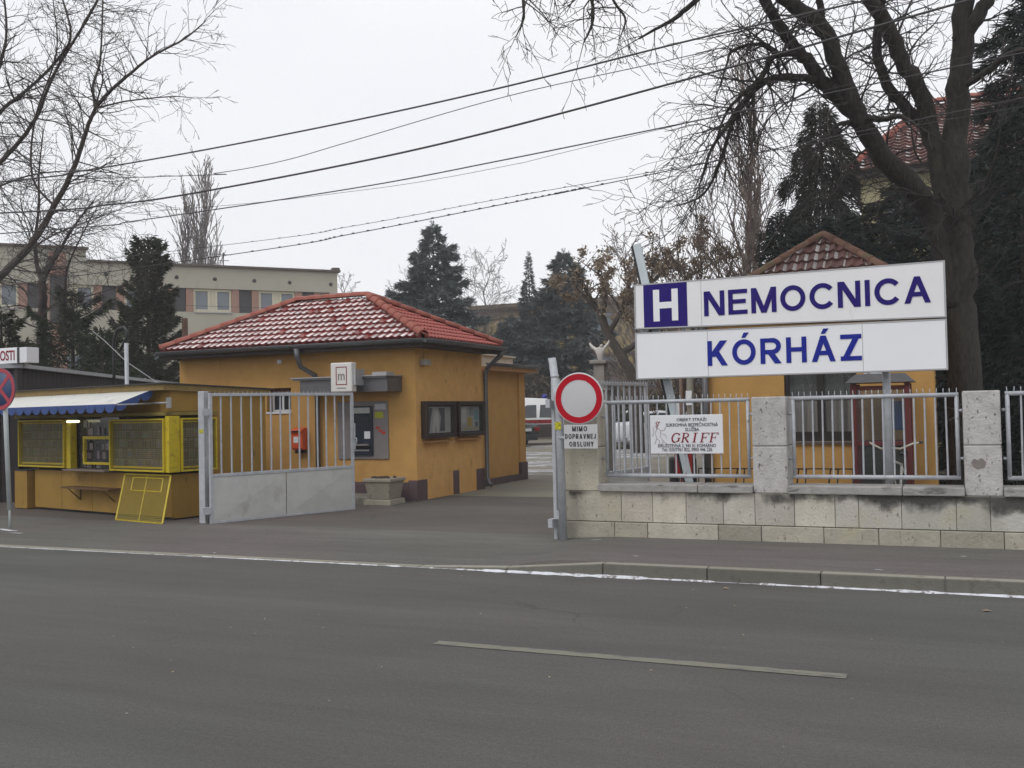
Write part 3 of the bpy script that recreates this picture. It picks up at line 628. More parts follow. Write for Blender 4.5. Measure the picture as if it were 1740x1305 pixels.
# ---------------------------------------------------------------- tiled roofs
M_tile = mat('glazed_tile', (.20, .030, .026), .30, .12, 5, tint=True, col2=(.25, .042, .035), spec=.7, stain=((.12, .035, .03), 7, .62, .1, (1, 1, 1)))
M_tile2 = mat('matt_tile', (.28, .055, .042), .6, .12, 5, col2=(.34, .075, .055), stain=((.16, .05, .04), 7, .6, .1, (1, 1, 1)))
M_oldtile = mat('old_tile', (.105, .042, .036), .6, .2, 9, tint=True, col2=(.15, .065, .052), stain=((.10, .09, .05), 9, .56, .08, (1, 1, 1)))
M_hip = mat('hip_tile', (.26, .062, .04), .55, .14, 7, col2=(.33, .09, .058), stain=((.14, .06, .045), 9, .6, .1, (1, 1, 1)))
M_hipold = mat('old_hip_tile', (.17, .085, .055), .7, .2, 9, stain=((.11, .10, .05), 6, .52, .12, (1, 1, 1)))
PALE_TINTS = ((3.4, 19, 22), (3.6, 8.2, 9.6))  # near-white tints for a band on one flank of the tile waves
def tile_slope(g, A, B, C, D, rows, tw, amp=.022, step=.028, pale_bands=0.0, nsub=6):
    """slope from eave A-B up to ridge D-C (D above A, C above B); real waved, stepped tiles"""
    A, B, C, D = map(Vector, (A, B, C, D)); s = (B-A); W = s.length; s.normalize()
    up0 = (D-A)-s*(D-A).dot(s); T = up0.length; u = up0.normalized(); n = s.cross(u)
    if n.z < 0: n = -n
    sL = (D-A).dot(s); sR = (C-A).dot(s)
    g.smooth = False
    for r_ in range(rows):
        t0, t1 = T*r_/rows, T*(r_+1)/rows+.004
        lo0, hi0 = sL*r_/rows, W+(sR-W)*r_/rows; lo1, hi1 = sL*(r_+1)/rows, W+(sR-W)*(r_+1)/rows
        k0, k1 = int(math.floor(lo0/tw))-1, int(math.ceil(hi0/tw))+1
        for k in range(k0, k1):
            if (k+1)*tw < lo0 or k*tw > hi0: continue
            v_ = random.uniform(.74, 1.16); fv_ = random.uniform(.6, 1.12); keep = random.random() < .93
            for j in range(nsub):
                sa, sb = (k+j/nsub)*tw, (k+(j+1)/nsub)*tw
                ca = lambda q: amp*(.5+.5*cos(2*pi*(q/tw)+.35*sin(2*pi*q/tw)))
                lo = lambda q: min(max(q, lo0), hi0); l1 = lambda q: min(max(q, lo1), hi1)
                a0, b0, a1, b1 = lo(sa), lo(sb), l1(sa), l1(sb)
                if b0-a0 < 1e-4 and b1-a1 < 1e-4: continue
                P = lambda q, qq, tt, h: A+s*q+u*tt+n*(h+ca(qq))
                fr = pale_bands and (j in (1, 2)) and keep and (pale_bands >= 1 or random.random() < pale_bands)
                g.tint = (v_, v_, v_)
                if fr: w__ = fv_*(1.1 if j == 1 else .85); g.tint = tuple(PALE_TINTS[0 if pale_bands >= 1 else 1][c]*w__ for c in range(3))
                g.add([P(a0, sa, t0-.02, step), P(b0, sb, t0-.02, step), P(b1, sb, t1, .0), P(a1, sa, t1, .0)], [(0, 1, 2, 3)])
                g.sm[-1] = True
                g.tint = (v_*.8, v_*.8, v_*.8)
                g.add([P(a0, sa, t0-.02, step), P(b0, sb, t0-.02, step), P(b0, sb, t0-.02, -.004), P(a0, sa, t0-.02, -.004)], [(3, 2, 1, 0)])
def hip_caps(g, a, b_, r_=.085, n=9):
    a = Vector(a); b_ = Vector(b_); d = (b_-a); L_ = d.length; d.normalize()
    side = d.cross(Vector((0, 0, 1))).normalized(); up = side.cross(d).normalized()
    m = max(2, round(L_/.30))
    for i in range(m):
        p0, p1 = a+d*(L_*i/m-.025), a+d*(L_*(i+1)/m)
        vs = []
        for (p, rr) in ((p0, r_*1.12), (p1, r_*.94)):
            for rad in (rr, rr-.014):
                for j in range(n): an = pi*j/(n-1); vs.append(p+side*cos(an)*rad+up*(sin(an)*rad*.95))
        fs = []
        for j in range(n-1):
            fs += [(j, j+1, 2*n+j+1, 2*n+j), (n+j, 3*n+j, 3*n+j+1, n+j+1), (j, n+j, n+j+1, j+1)]
        g.smooth = True; g.add(vs, fs); g.smooth = False
def gutter(g, pts, r_=.065):
    for a, b_ in zip(pts[:-1], pts[1:]):
        a, b_ = Vector(a), Vector(b_); d = (b_-a).normalized(); side = Vector((0, 0, 1)).cross(d); n = 10; vs = []
        for p in (a, b_):
            for rad in (r_, r_-.006):
                for j in range(n): an = pi+pi*j/(n-1); vs.append(p+side*cos(an)*rad+Vector((0, 0, 1))*sin(an)*rad)
        fs = []
        for j in range(n-1): fs += [(j, j+1, 2*n+j+1, 2*n+j), (n+j, 3*n+j, 3*n+j+1, n+j+1), (j, n+j, n+j+1, j+1), (2*n+j, 2*n+j+1, 3*n+j+1, 3*n+j)]
        fs += [(0, 2*n, 3*n, n), (n-1, 2*n-1, 4*n-1, 3*n-1)]
        g.smooth = True; g.add(vs, fs); g.smooth = False
        g.tube([a+side*r_, b_+side*r_], .009, 6); g.tube([a-side*r_, b_-side*r_], .009, 6)

# ---------------------------------------------------------------- gatehouse on the left
GH = thing('gatehouse', (-11, 15.3, .06), 'low ochre gatehouse with glazed red hipped tile roof left of the driveway', 'building')
bx0, bx1, by0, by1, wz = -13.66, -8.46, 15.24, 17.96, 2.72
g = MB()
# front wall with a window recess
wx0, wx1, wz0, wz1 = -11.60, -11.06, 1.66, 2.10
for a in ((bx0, wx0, .02, wz), (wx1, bx1-.001, .02, wz), (wx0, wx1, .02, wz0), (wx0, wx1, wz1, wz)): g.box(a[0], a[1], by0, by0+.25, a[2], a[3])
g.box(bx0, bx0+.25, by0+.25, by1, .02, wz); g.box(bx0, bx1-.001, by1-.25, by1-.001, .02, wz-.001)
g.build('front_wall', M_ochre, GH)
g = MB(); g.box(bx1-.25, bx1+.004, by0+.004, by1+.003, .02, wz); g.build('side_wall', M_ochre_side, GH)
g = MB(); g.box(bx1-.19, bx1+.009, by0-.006, by0+.1, .39, wz); 
g = MB(); g.box(bx0-.01, bx1-.16, by0-.02, by0+.05, .02, .385); g.box(bx1-.16, bx1+.018, by0-.021, by0+.36, .02, .42); g.box(bx1-.05, bx1+.016, 16.62, 16.86, .02, .5); g.box(bx1-.05, bx1+.02, 17.62, by1+.02, .02, .47)
g.build('plinth', M_plinth, GH, bevel=.01)
win = MB(); win.box(wx0+.02, wx1-.02, by0+.14, by0+.18, wz0+.0, wz0+.04); win.box(wx0+.02, wx1-.02, by0+.14, by0+.18, wz1-.12, wz1-.07)
for a in (wx0+.02, wx0+.24, wx1-.06): win.box(a, a+.04, by0+.14, by0+.18, wz0+.04, wz1-.12)
wo = win.build('window', M_white, GH); g = MB(); g.box(wx0, wx1, by0+.155, by0+.17, wz0, wz1); g.build('pane', M_glass, wo)
g = MB(); g.box(wx0-.01, wx1+.01, by0-.02, by0+.2, wz0-.035, wz0); g.build('sill', M_white, wo)
g = MB(); g.box(wx0+.001, wx1-.001, by0+.11, by0+.2, wz1-.07, wz1-.001); g.build('shutter_box', mat('brown_wood', srgb(92, 58, 40), .7, .2, 8), wo)
# second dark opening over the kiosk roof
g = MB(); g.box(-12.5, -11.98, by0-.012, by0+.01, 1.95, 2.12); g.build('window', mat('brown_wood', (.1, .05, .03), .7), GH)
# eaves
ez = 2.86; ex0, ex1, ey0, ey1 = -13.70, -8.05, 14.80, 17.98
ry = (ey0+ey1)/2; rz = PY(625, 497, ry).z-.10; rx0, rx1 = PY(505, 506, ry).x, PY(625, 497, ry).x
g = MB(); g.box(ex0+.04, ex1-.04, ey0+.04, ey1-.04, wz-.0, wz+.03); g.box(ex0+.02, ex1-.02, ey0+.02, ey0+.045, wz-.02, ez-.03); g.box(ex1-.045, ex1-.02, ey0+.046, ey1-.02, wz-.02, ez-.03); g.box(ex0+.02, ex0+.045, ey0+.046, ey1-.02, wz-.02, ez-.03)
sof = g.build('soffit', M_soffit, GH)
A, B, C, D = (ex0, ey0, ez), (ex1, ey0, ez), (ex1, ey1, ez), (ex0, ey1, ez); Lr, Rr = (rx0, ry, rz), (rx1, ry, rz)
roof = MB(); random.seed(8); roof.tint = (.99, .99, .99)
tile_slope(roof, A, B, Rr, Lr, 9, .145, amp=.026, step=.045, pale_bands=1)
ro = roof.build('roof', M_tile, GH)
roof = MB(); tile_slope(roof, B, C, Rr, Rr, 10, .125, amp=.024, step=.03); tile_slope(roof, C, D, Lr, Rr, 10, .125); tile_slope(roof, D, A, Lr, Lr, 10, .125)
roof.t = [(1, 1, 1)]*len(roof.t); roof.build('side_roof', M_tile2, GH)
g = MB()
dn = Vector((0, 0, .045))
for a, b_ in ((B, Rr), (C, Rr), (A, Lr), (D, Lr), (Lr, Rr)): hip_caps(g, Vector(a)+dn, Vector(b_)+dn*1.0)
g.build('hip_tiles', M_hip, ro)
# under-cap filler to stop light leaks
g = MB(); g.add([Vector(A)-dn*.9, Vector(B)-dn*.9, Vector(C)-dn*.9, Vector(D)-dn*.9, Vector(Lr)-dn, Vector(Rr)-dn], [(0, 1, 5, 4), (1, 2, 5), (2, 3, 4, 5), (3, 0, 4)]); g.build('roof_deck', M_soffit, GH)
g = MB(); gz = ez-.03; gutter(g, [(ex0-.05, ey0-.06, gz), (ex1+.06, ey0-.06, gz)]); gutter(g, [(ex1+.06, ey0-.06, gz), (ex1+.06, ey1+.08, gz)]); g.build('gutter', M_gutter, GH)
g = MB(); x = -10.56; g.tube([(x, ey0-.06, gz-.06), (x+.01, ey0-.06, gz-.2), (x+.02, ey0+.02, 2.45), (x+.1, by0-.09, 2.30), (x+.12, by0-.07, 2.2), (x+.12, by0-.07, .4)], [.06, .05, .045, .045, .045, .045], 10); g.build('downpipe', M_gutter, GH)
g = MB(); yb = by1+.02; xx = bx1+.07; g.tube([(ex1+.06, ey1-.02, gz-.05), (ex1+.04, ey1-.07, gz-.14), (xx+.02, yb+.05, 2.45), (xx, yb, 2.3), (xx, yb, .28), (xx+.04, yb-.03, .17), (xx+.12, yb-.05, .14)], [.05, .05, .045, .045, .045, .045, .05], 10)
for z in (.9, 1.7, 2.2): g.lathe([(.052, -.01), (.052, .01)], (xx, yb, z), n=10)
g.build('downpipe', M_gutter, GH)
# canopy over the cash machine
g = MB(); g.box(-10.62, -8.72, by0-.55, by0-.003, 2.20, 2.23); g.box(-10.50, -8.72, by0-.5, by0-.46, 1.97, 2.2); g.box(-8.76, -8.721, by0-.455, by0-.003, 1.97, 2.2)
cz_ = g.build('canopy', M_gutter, GH); g = MB(); g.box(-10.66, -8.70, by0-.57, by0-.004, 2.232, 2.25); g.box(-8.98, -8.70, by0-.56, by0-.3, 2.2505, 2.30); g.build('canopy_sheet', mat('pale_zinc', srgb(160, 160, 162), .4, .1, 6), cz_)
g = MB(); g.box(-8.66+.22, -8.66+.36, by0+.16, by0+.3, 2.42, 2.52); g.tube([(-8.37, by0+.23, 2.5), (-8.33, by0+.22, 2.43)], .02, 8); g.build('alarm_box', mat('old_plastic', srgb(150, 145, 138), .6), GH)
g = MB(); g.box(-11.32, -11.24, by0-.05, by0-.004, 2.55, 2.62); g.build('eave_lamp', M_white, GH)

# concrete kerb step below the cash machine
g = MB(); g.box(-10.9, -8.75, 14.55, 15.2, .03, .19); st_ = tag(g.build('concrete_step', M_kerb, None, bevel=.02), 'worn concrete step below the cash machine', 'step')
# planter
t = thing('concrete_planter', (-8.78, 14.72, .06), 'flared square concrete planter at the corner of the gatehouse', 'planter')
def frust(g, cx, cy, z0, z1, a, b_):
    g.add([(cx-a, cy-a, z0), (cx+a, cy-a, z0), (cx+a, cy+a, z0), (cx-a, cy+a, z0), (cx-b_, cy-b_, z1), (cx+b_, cy-b_, z1), (cx+b_, cy+b_, z1), (cx-b_, cy+b_, z1)], [(0,3,2,1),(4,5,6,7),(0,1,5,4),(1,2,6,5),(2,3,7,6),(3,0,4,7)])
M_cast = mat('cast_concrete', srgb(146, 140, 126), .9, .15, 9, .6, 50, stain=(srgb(100, 94, 84), 9, .58, .1, (1, 1, 1)))
g = MB(); frust(g, -8.80, 14.72, .05, .15, .265, .25); frust(g, -8.80, 14.72, .15, .44, .2, .245); frust(g, -8.80, 14.72, .44, .50, .27, .265); g.build('tub', M_cast, t, bevel=.015)
g = MB(); g.smooth = True
for i in range(26):
    a = random.random()*6.28; r_ = random.random()*.2; g.lathe([(.0, 0), (.035, .01), (.02, .03), (0, .035)], (-8.80+r_*cos(a), 14.72+r_*sin(a), .495), n=6)
g.build('soil', mat('soil', (.06, .045, .035), .95, .3, 20), t)
# cash machine
t = thing('cash_machine', (-9.52, by0, .8), 'built-in cash machine in a grey surround on the ochre front wall', 'cash machine')
M_atm = mat('atm_grey', srgb(128, 122, 122), .5, .06, 8); M_atmd = mat('atm_navy', srgb(38, 46, 60), .35, .1, 8)
g = MB(); g.box(-10.04, -9.0, by0-.03, by0-.002, .79, 1.81); g.build('surround', M_atm, t, bevel=.006)
g = MB(); x0, x1, z0, z1 = -9.75, -9.30, .86, 1.73
g.box(x0, x0+.04, by0-.07, by0-.03, z0, z1); g.box(x1-.04, x1, by0-.07, by0-.03, z0, z1); g.box(x0+.04, x1-.04, by0-.07, by0-.03, z1-.06, z1); g.box(x0+.04, x1-.04, by0-.07, by0-.03, z0, z0+.04); g.box(x0+.04, x1-.04, by0-.045, by0-.03, z0+.04, z1-.06); g.build('fascia', M_atmd, t, bevel=.004)
g = MB(); g.box(-9.71, -9.36, by0-.05, by0-.044, 1.42, 1.56); g.build('screen', mat('atm_screen', (.04, .05, .06), .15, .2, 4), t)
g = MB(); g.box(-9.71, -9.34, by0-.078, by0-.071, 1.60, 1.70); g.build('header_strip', mat('atm_strip', srgb(176, 178, 176), .5), t)
g = MB(); g.box(-9.7, -9.36, by0-.14, by0-.046, 1.03, 1.06); kp = g.build('keypad_shelf', M_atm, t); g = MB()
for i in range(4):
    for j in range(4): g.box(-9.64+i*.045, -9.61+i*.045, by0-.13+j*.02, by0-.117+j*.02, 1.0605, 1.068)
g.build('keys', M_black, kp)
g = MB(); g.box(-9.47, -9.35, by0-.056, by0-.046, 1.15, 1.28); g.build('notice', M_white, t); g = MB(); g.box(-9.68, -9.38, by0-.06, by0-.046, .93, .96); g.build('cash_slot', M_alu, t)
g = MB(); g.box(-9.26, -9.04, by0-.034, by0-.031, 1.66, 1.76); g.build('sticker', mat('grey_sticker', srgb(176, 176, 180), .5, .1, 20), t)
g = MB(); g.box(-9.26, -9.09, by0-.034, by0-.031, 1.51, 1.62); g.build('sticker', mat('lime_sticker', srgb(168, 168, 30), .5, .15, 30, stain=(srgb(40, 90, 40), 30, .55, .05, (1, 1, 1))), t)
g = MB(); 
for dx_, dz_ in ((0, 0), (.06, -.05), (.12, -.09)): g.box(-9.25+dx_, -9.17+dx_, by0-.034, by0-.031, 1.32+dz_, 1.36+dz_)
g.build('sticker', mat('red_sticker', srgb(190, 60, 40), .5), t)
# illuminated bank sign on bracket
t = thing('bank_sign', (-9.48, 14.5, 1.95), 'small white box sign with a red square outline above the gate', 'sign')
cx0, cx1, cy_, z0, z1 = -9.66, -9.235, 14.44, 1.97, 2.47
g = MB(); g.add([(cx0, cy_, z0), (cx1, cy_, z0), (cx1+.0, cy_, z1), (cx0, cy_, z1), (cx0-.01, cy_+.16, z0), (cx1, cy_+.16, z0), (cx1, cy_+.16, z1), (cx0-.01, cy_+.16, z1)], [(0,1,2,3),(7,6,5,4),(0,4,5,1),(1,5,6,2),(2,6,7,3),(3,7,4,0)]); g.build('box', mat('sign_cream', srgb(212, 210, 206), .45, .03, 4), t, bevel=.02)
g = MB(); a, b_, c, d = -9.55, -9.33, 2.09, 2.40; w_ = .014
for q in ((a, b_, c, c+w_), (a, b_, d-w_, d), (a, a+w_, c+w_, d-w_), (b_-w_, b_, c+w_, d-w_)): g.box(q[0], q[1], cy_-.004, cy_-.001, q[2], q[3])
g.build('red_outline', M_red, t)
text('lettering', 'm', mat('grey_ink', srgb(120, 112, 112), .6), t, -9.505, -9.375, 2.17, 2.28, (0, cy_-.004, 0)); g = MB(); g.box(-9.53, -9.35, cy_-.004, cy_-.001, 2.03, 2.045); g.build('small_print', mat('grey_ink', (0, 0, 0)), t)
g = MB(); g.box(cx1, cx1+.05, cy_+.04, by0-.47, 2.08, 2.36); g.build('bracket', M_alu, t)
# mailbox
t = thing('letter_box', (-10.78, by0, .95), 'orange red letter box with white label on the ochre wall behind the gate bars', 'letter box')
g = MB(); x0, x1 = -10.94, -10.70
pf = [(0, .97), (0, 1.34), (-.06, 1.37), (-.19, 1.33), (-.2, 1.3), (-.17, 1.24), (-.17, .99), (-.14, .96)]
g.prism([(x0, by0-.004+p[0], p[1]) for p in pf], (x1-x0, 0, 0)); g.build('body', mat('post_orange', (.62, .09, .03), .45, .08, 6), t, bevel=.012)
g = MB(); g.box(x0+.05, x0+.15, by0-.182, by0-.176, 1.09, 1.2); g.build('label', M_white, t); g = MB(); g.box(x0+.03, x1-.03, by0-.209, by0-.196, 1.29, 1.31); g.build('slot', M_black, t)
g = MB(); g.box(x0+.02, x1-.02, by0-.10, by0-.01, .90, .955); g.build('foot_plate', M_dark, t)
# notice cases on the side wall
M_case = mat('case_brown', srgb(48, 36, 32), .5, .15, 8); M_paper = mat('poster_paper', srgb(176, 178, 176), .7, .1, 8)
def case(y0, y1, lab, kind):
    x = bx1+.004; t = thing('notice_case', (x, (y0+y1)/2, 1.08), lab, 'notice case', 'glazed notice cases on the gatehouse side wall'); z0, z1 = 1.13, 1.79
    g = MB(); e = .07; dp = .12
    for q in ((y0, y1, z0, z0+e), (y0, y1, z1-e, z1), (y0, y0+e, z0+e, z1-e), (y1-e, y1, z0+e, z1-e)): g.box(x, x+dp, *q[:2], *q[2:])
    g.box(x+.001, x+.02, y0+e, y1-e, z0+e, z1-e); g.build('case', M_case, t, bevel=.006)
    g = MB(); g.box(x+.04, x+.043, y0+e+.10, y1-e-.03, z0+e+.02, z1-e-.03); po = g.build('poster', M_paper, t)
    g = MB()
    random.seed(hash(kind) % 100 if False else len(kind))
    if kind == 'figure':
        sh_ = MB()
        sh_.prism([(x+.044, y0+.30+dy, z) for dy, z in ((.28, 1.22), (.22, 1.22), (.16, 1.38), (.10, 1.22), (.04, 1.24), (.08, 1.50), (.16, 1.62), (.22, 1.62), (.28, 1.52))], (.002, 0, 0)); sh_.build('pale_shape', mat('poster_light', srgb(206, 206, 204), .6), po)
        sh_ = MB(); sh_.prism([(x+.044, y0+.15+dy, z) for dy, z in ((.0, 1.25), (.08, 1.25), (.12, 1.45), (.2, 1.66), (.1, 1.68), (.0, 1.6))], (.0015, 0, 0)); sh_.prism([(x+.044, y0+.62+dy, z) for dy, z in ((.0, 1.25), (.2, 1.25), (.2, 1.67), (-.05, 1.67), (.05, 1.5))], (.0015, 0, 0)); sh_.build('dark_shape', mat('poster_dark', srgb(84, 86, 92), .6, .3, 20), po)
    else:
        for (c_, a, b_, c, d) in ((srgb(190, 160, 60), .30, .42, .15, .30), (srgb(120, 160, 168), .5, .62, .25, .42), (srgb(200, 200, 196), .15, .27, .2, .45), (srgb(190, 170, 40), .15, .62, .11, .125), (srgb(140, 150, 150), .35, .47, .32, .46), (srgb(90, 110, 130), .52, .6, .14, .22)):
            sh_ = MB(); sh_.box(x+.0445, x+.0455, y0+a*1.5+.05, y0+b_*1.5+.05, z0+c*1.2, z0+d*1.2); sh_.build('leaflet', mat('leaflet%d' % int(a*100+c*1000), c_, .6), po)
    g = MB(); g.box(x+dp-.02, x+dp-.016, y0+e, y1-e, z0+e, z1-e)
    gm = bpy.data.materials.get('clear_glass')
    if not gm:
        gm = bpy.data.materials.new('clear_glass'); gm.use_nodes = True; b = gm.node_tree.nodes['Principled BSDF']; b.inputs['Roughness'].default_value = .03; b.inputs['Alpha'].default_value = .16; b.inputs['Base Color'].default_value = (.12, .13, .13, 1); b.inputs['Specular IOR Level'].default_value = .8
    g.build('pane', gm, t); g = MB(); g.box(x, x+.10, y0+.05, y1-.1, z0-.07, z0-.045); g.build('ledge', mat('ochre_ledge', (.36, .18, .07), .9), t)
case(15.42, 16.58, 'dark framed notice case with a figure poster, nearer the wall corner', 'figure')
case(16.68, 17.80, 'dark framed notice case with leaflets, nearer the downpipe', 'papers')

# annex behind the gatehouse
AN = thing('annex', (-9.3, 20, .05), 'narrow ochre annex with pale parapet behind the gatehouse', 'building')
g = MB(); g.box(-11.5, -8.70, 18.3, 20.3, .02, 2.42); g.build('wall', M_ochre, AN); g = MB(); g.box(-8.9, -8.66, 20.301, 20.62, .02, 2.42); g.build('corner_pier', M_ochre, AN)
g = MB(); g.box(-8.72, -8.64, 18.3, 20.3, .02, .2); g.box(-8.92, -8.63, 20.29, 20.64, .02, .45); g.build('plinth', M_plinth, AN)
g = MB(); g.box(-11.5, -8.45, 18.3, 20.85, 2.42, 2.50); fa = g.build('roof', mat('ochre_fascia', (.48, .26, .12), .8), AN); g = MB(); gutter(g, [(-8.42, 18.2, 2.56), (-8.42, 20.95, 2.56)], .06); g.build('gutter', M_gutter, fa)
g = MB(); g.box(-11.2, -8.75, 18.5, 20.2, 2.5, 2.74); g.box(-11.25, -8.7, 18.45, 20.25, 2.741, 2.775); g.build('parapet', mat('pale_render', srgb(196, 190, 176), .9, .06, 4), AN, bevel=.006)

# ---------------------------------------------------------------- kiosk
KM = frameM((-10.71, 11.74, 0), -13.3)
KO = KM @ Vector((-2, .8, .05))
K = thing('newspaper_kiosk', KO, 'yellow ochre newspaper kiosk with blue edged white awning', 'kiosk')
M_kw = mat('kiosk_ochre', (.25, .145, .022), .7, .1, 4, .1, 30, col2=(.32, .185, .03), stain=((.14, .085, .02), 5, .6, .12, (1, 1, .5)))
M_ky = mat('kiosk_yellow', (.50, .38, .008), .5, .12, 8, stain=((.26, .19, .02), 9, .56, .12, (1, 1, 1)))
g = MB(KM); W0 = -3.97; Dp = 1.75
for a, b_ in ((W0, -3.1), (-3.095, -2.16), (-2.155, -1.2), (-1.195, 0)): g.box(a, b_-.003, 0, .04, .10, .74)
g.box(-.04, 0, .041, Dp, .08, .74); g.box(W0, W0+.04, .041, Dp, .08, .74); g.box(W0, 0, Dp, Dp+.04, .08, 2.0); g.box(-.04, 0, .75, Dp, .741, 2.0); g.box(W0, 0, .0, .05, 1.69, 2.0); g.box(-.04, 0, .051, .749, 1.69, 2.0); g.box(W0, W0+.04, .051, Dp, .741, 2.0)
g.build('wall', M_kw, K)
g = MB(KM); g.box(W0+.1, -.1, .1, Dp-.1, .02, .1); g.build('base', M_dark, K)
g = MB(KM); g.box(W0+.05, -.05, .05, Dp-.05, .735, .745); g.build('floor', M_dark, K)
# roof slab, slightly falling to the back
g = MB(KM); za, zb_ = 2.10, 2.02
vs = [(-4.45, -.16, za-.09), (.07, -.16, za-.09), (.07, Dp+.1, zb_-.09), (-4.45, Dp+.1, zb_-.09), (-4.45, -.16, za), (.07, -.16, za), (.07, Dp+.1, zb_), (-4.45, Dp+.1, zb_)]
g.add(vs, [(0,3,2,1),(4,5,6,7),(0,1,5,4),(1,2,6,5),(2,3,7,6),(3,0,4,7)]); kr = g.build('roof', mat('kiosk_fascia', (.22, .15, .05), .8, .2, 8), K)
g = MB(KM); vs = [(x, y_, z+.003 if i < 4 else z+.022) for i, (x, y_, z) in enumerate([(-4.5, -.2, za), (.1, -.2, za), (.1, Dp+.14, zb_), (-4.5, Dp+.14, zb_)]*2)]
g.add(vs, [(0,3,2,1),(4,5,6,7),(0,1,5,4),(1,2,6,5),(2,3,7,6),(3,0,4,7)]); g.build('roofing_felt', mat('felt', srgb(60, 56, 56), .9, .2, 6), kr)
# top rail
g = MB(KM); g.box(-4.5, .06, -.09, -.003, 1.63, 1.685); g.box(.003, .06, -.09, .8, 1.631, 1.684); g.build('top_rail', mat('rail_ochre', (.20, .15, .03), .7), K)
M_dboard = mat('display_board', (.05, .048, .04), .8, .2, 8)
M_cover = mat('magazine_cover', (.40, .38, .34), .5, .15, 30, tint=True)
M_kglass = bpy.data.materials.new('dusty_glass'); M_kglass.use_nodes = True
_b = M_kglass.node_tree.nodes['Principled BSDF']; _b.inputs['Roughness'].default_value = .08; _b.inputs['Alpha'].default_value = .22; _b.inputs['Base Color'].default_value = (.16, .16, .14, 1); _b.inputs['Specular IOR Level'].default_value = .6
M_mesh = mat('grille_wire', (.30, .23, .02), .6, .1, 10)
def show_window(mb_frame, x0, x1, z0, z1):
    """glazed display box with yellow frame"""
    Mx = mb_frame; g = MB(Mx); e = .026; d0, d1 = -.13, -.003
    for q in ((x0, x1, z0, z0+e), (x0, x1, z1-e, z1)): g.box(q[0], q[1], d0, d0+.04, q[2], q[3])
    for q in ((x0, x0+e), (x1-e, x1)): g.box(q[0], q[1], d0, d0+.04, z0+e, z1-e)
    g.box(x0, x1, d0+.041, d1, z0, z0+.025); g.box(x0, x0+.02, d0+.041, d1, z0+.026, z1); g.box(x1-.02, x1, d0+.041, d1, z0+.026, z1); g.box(x0+.021, x1-.021, d0+.041, d1, z1-.02, z1)
    # inner sash
    for q in ((x0+e+.02, x1-e-.02, z0+e+.02, z0+e+.05), (x0+e+.02, x1-e-.02, z1-e-.04, z1-e-.015)): g.box(q[0], q[1], d0+.045, d0+.06, q[2], q[3])
    wo = g.build('show_window', M_ky, K, bevel=.004)
    g = MB(Mx); g.box(x0+.021, x1-.021, d0+.085, d0+.095, z0+.03, z1-.02); bk = g.build('back_board', M_dboard, wo)
    g = MB(Mx); rr_ = random.Random(int(abs(x0)*100)); z = z0+.05
    while z < z1-.14:
        x = x0+.04; rowh = rr_.uniform(.13, .17)
        while x < x1-.13:
            w_ = rr_.uniform(.085, .125); h_ = rowh-.02; y_ = d0+.078+rr_.uniform(0, .004)
            base = rr_.choice([(.8, .8, .78), (.55, .6, .68), (.7, .45, .38), (.35, .38, .36), (.8, .72, .45), (.3, .42, .55), (.65, .65, .6), (.2, .2, .22)]); k_ = rr_.uniform(.3, .85); g.tint = tuple(c_*k_ for c_ in base)
            g.box(x, x+w_, y_, y_+.003, z, z+h_)
            g.tint = tuple(c_*k_*rr_.uniform(.4, 1.3) for c_ in base[::-1]); g.box(x+w_*.12, x+w_*.88, y_-.001, y_-.0002, z+h_*.1, z+h_*rr_.uniform(.4, .75))
            g.tint = (rr_.uniform(.2, .8),)*3; g.box(x+w_*.08, x+w_*.92, y_-.001, y_-.0002, z+h_*.82, z+h_*.94)
            x += w_+rr_.uniform(.004, .02)
        z += rowh
    g.build('magazine_rows', M_cover, bk)
    g = MB(Mx); g.box(x0+.03, x1-.03, d0+.05, d0+.053, z0+.03, z1-.03); g.build('pane', M_kglass, wo)
    g = MB(Mx); nn = int((x1-x0)/.045)
    for i in range(1, nn): g.box(x0+(x1-x0)*i/nn-.0012, x0+(x1-x0)*i/nn+.0012, d0+.01, d0+.0124, z0+e, z1-e)
    nn = int((z1-z0)/.03)
    for i in range(1, nn): g.box(x0+e, x1-e, d0+.0126, d0+.015, z0+(z1-z0)*i/nn-.0012, z0+(z1-z0)*i/nn+.0012)
    g.build('wire_mesh', M_mesh, wo); return wo
show_window(KM, -4.30, -2.80, .80, 1.60); show_window(KM, -1.45, .0, .78, 1.585)
KS = KM @ Matrix.Translation((0.004, 0, 0)) @ Matrix.Rotation(R(90), 4, 'Z')
show_window(KS, .10, .74, .78, 1.585)
for q in ((.004, .10, -.10, .09, .775, 1.62), (-2.79, -2.66, -.09, .03, .79, 1.63)):
    g = MB(KM); g.box(*q); g.build('corner_post', M_ky, K, bevel=.006)
# serving hatch
g = MB(KM)
for q in ((-2.36, -1.47, .86, .90), (-2.36, -1.47, 1.27, 1.32)): g.box(q[0], q[1], -.02, .02, q[2], q[3])
for a in (-2.40, -1.50): g.box(a, a+.05, -.021, .021, .86, 1.32)
hf = g.build('serving_hatch', M_ky, K); g = MB(KM); g.box(-2.66, -1.46, .06, .066, .76, 1.62); g.build('pane', mat('shop_inside_glass', (.035, .033, .035), .1, .5, 5, spec=.6), hf)
random.seed(4)
for k in range(26):
    g = MB(KM)
    a = random.uniform(-2.62, -1.55); z = random.choice([.80, .95, 1.10, 1.34, 1.46]); c = random.uniform(.6, 1.3); g.tint = (c, c*random.uniform(.8, 1), c*random.uniform(.75, 1)); g.box(a, a+random.uniform(.05, .12), .045+k*.0004, .05+k*.0004, z, z+random.uniform(.08, .13)); g.build('packet', mat('packets', (.18, .17, .18), .5, .4, 20, tint=True), hf)
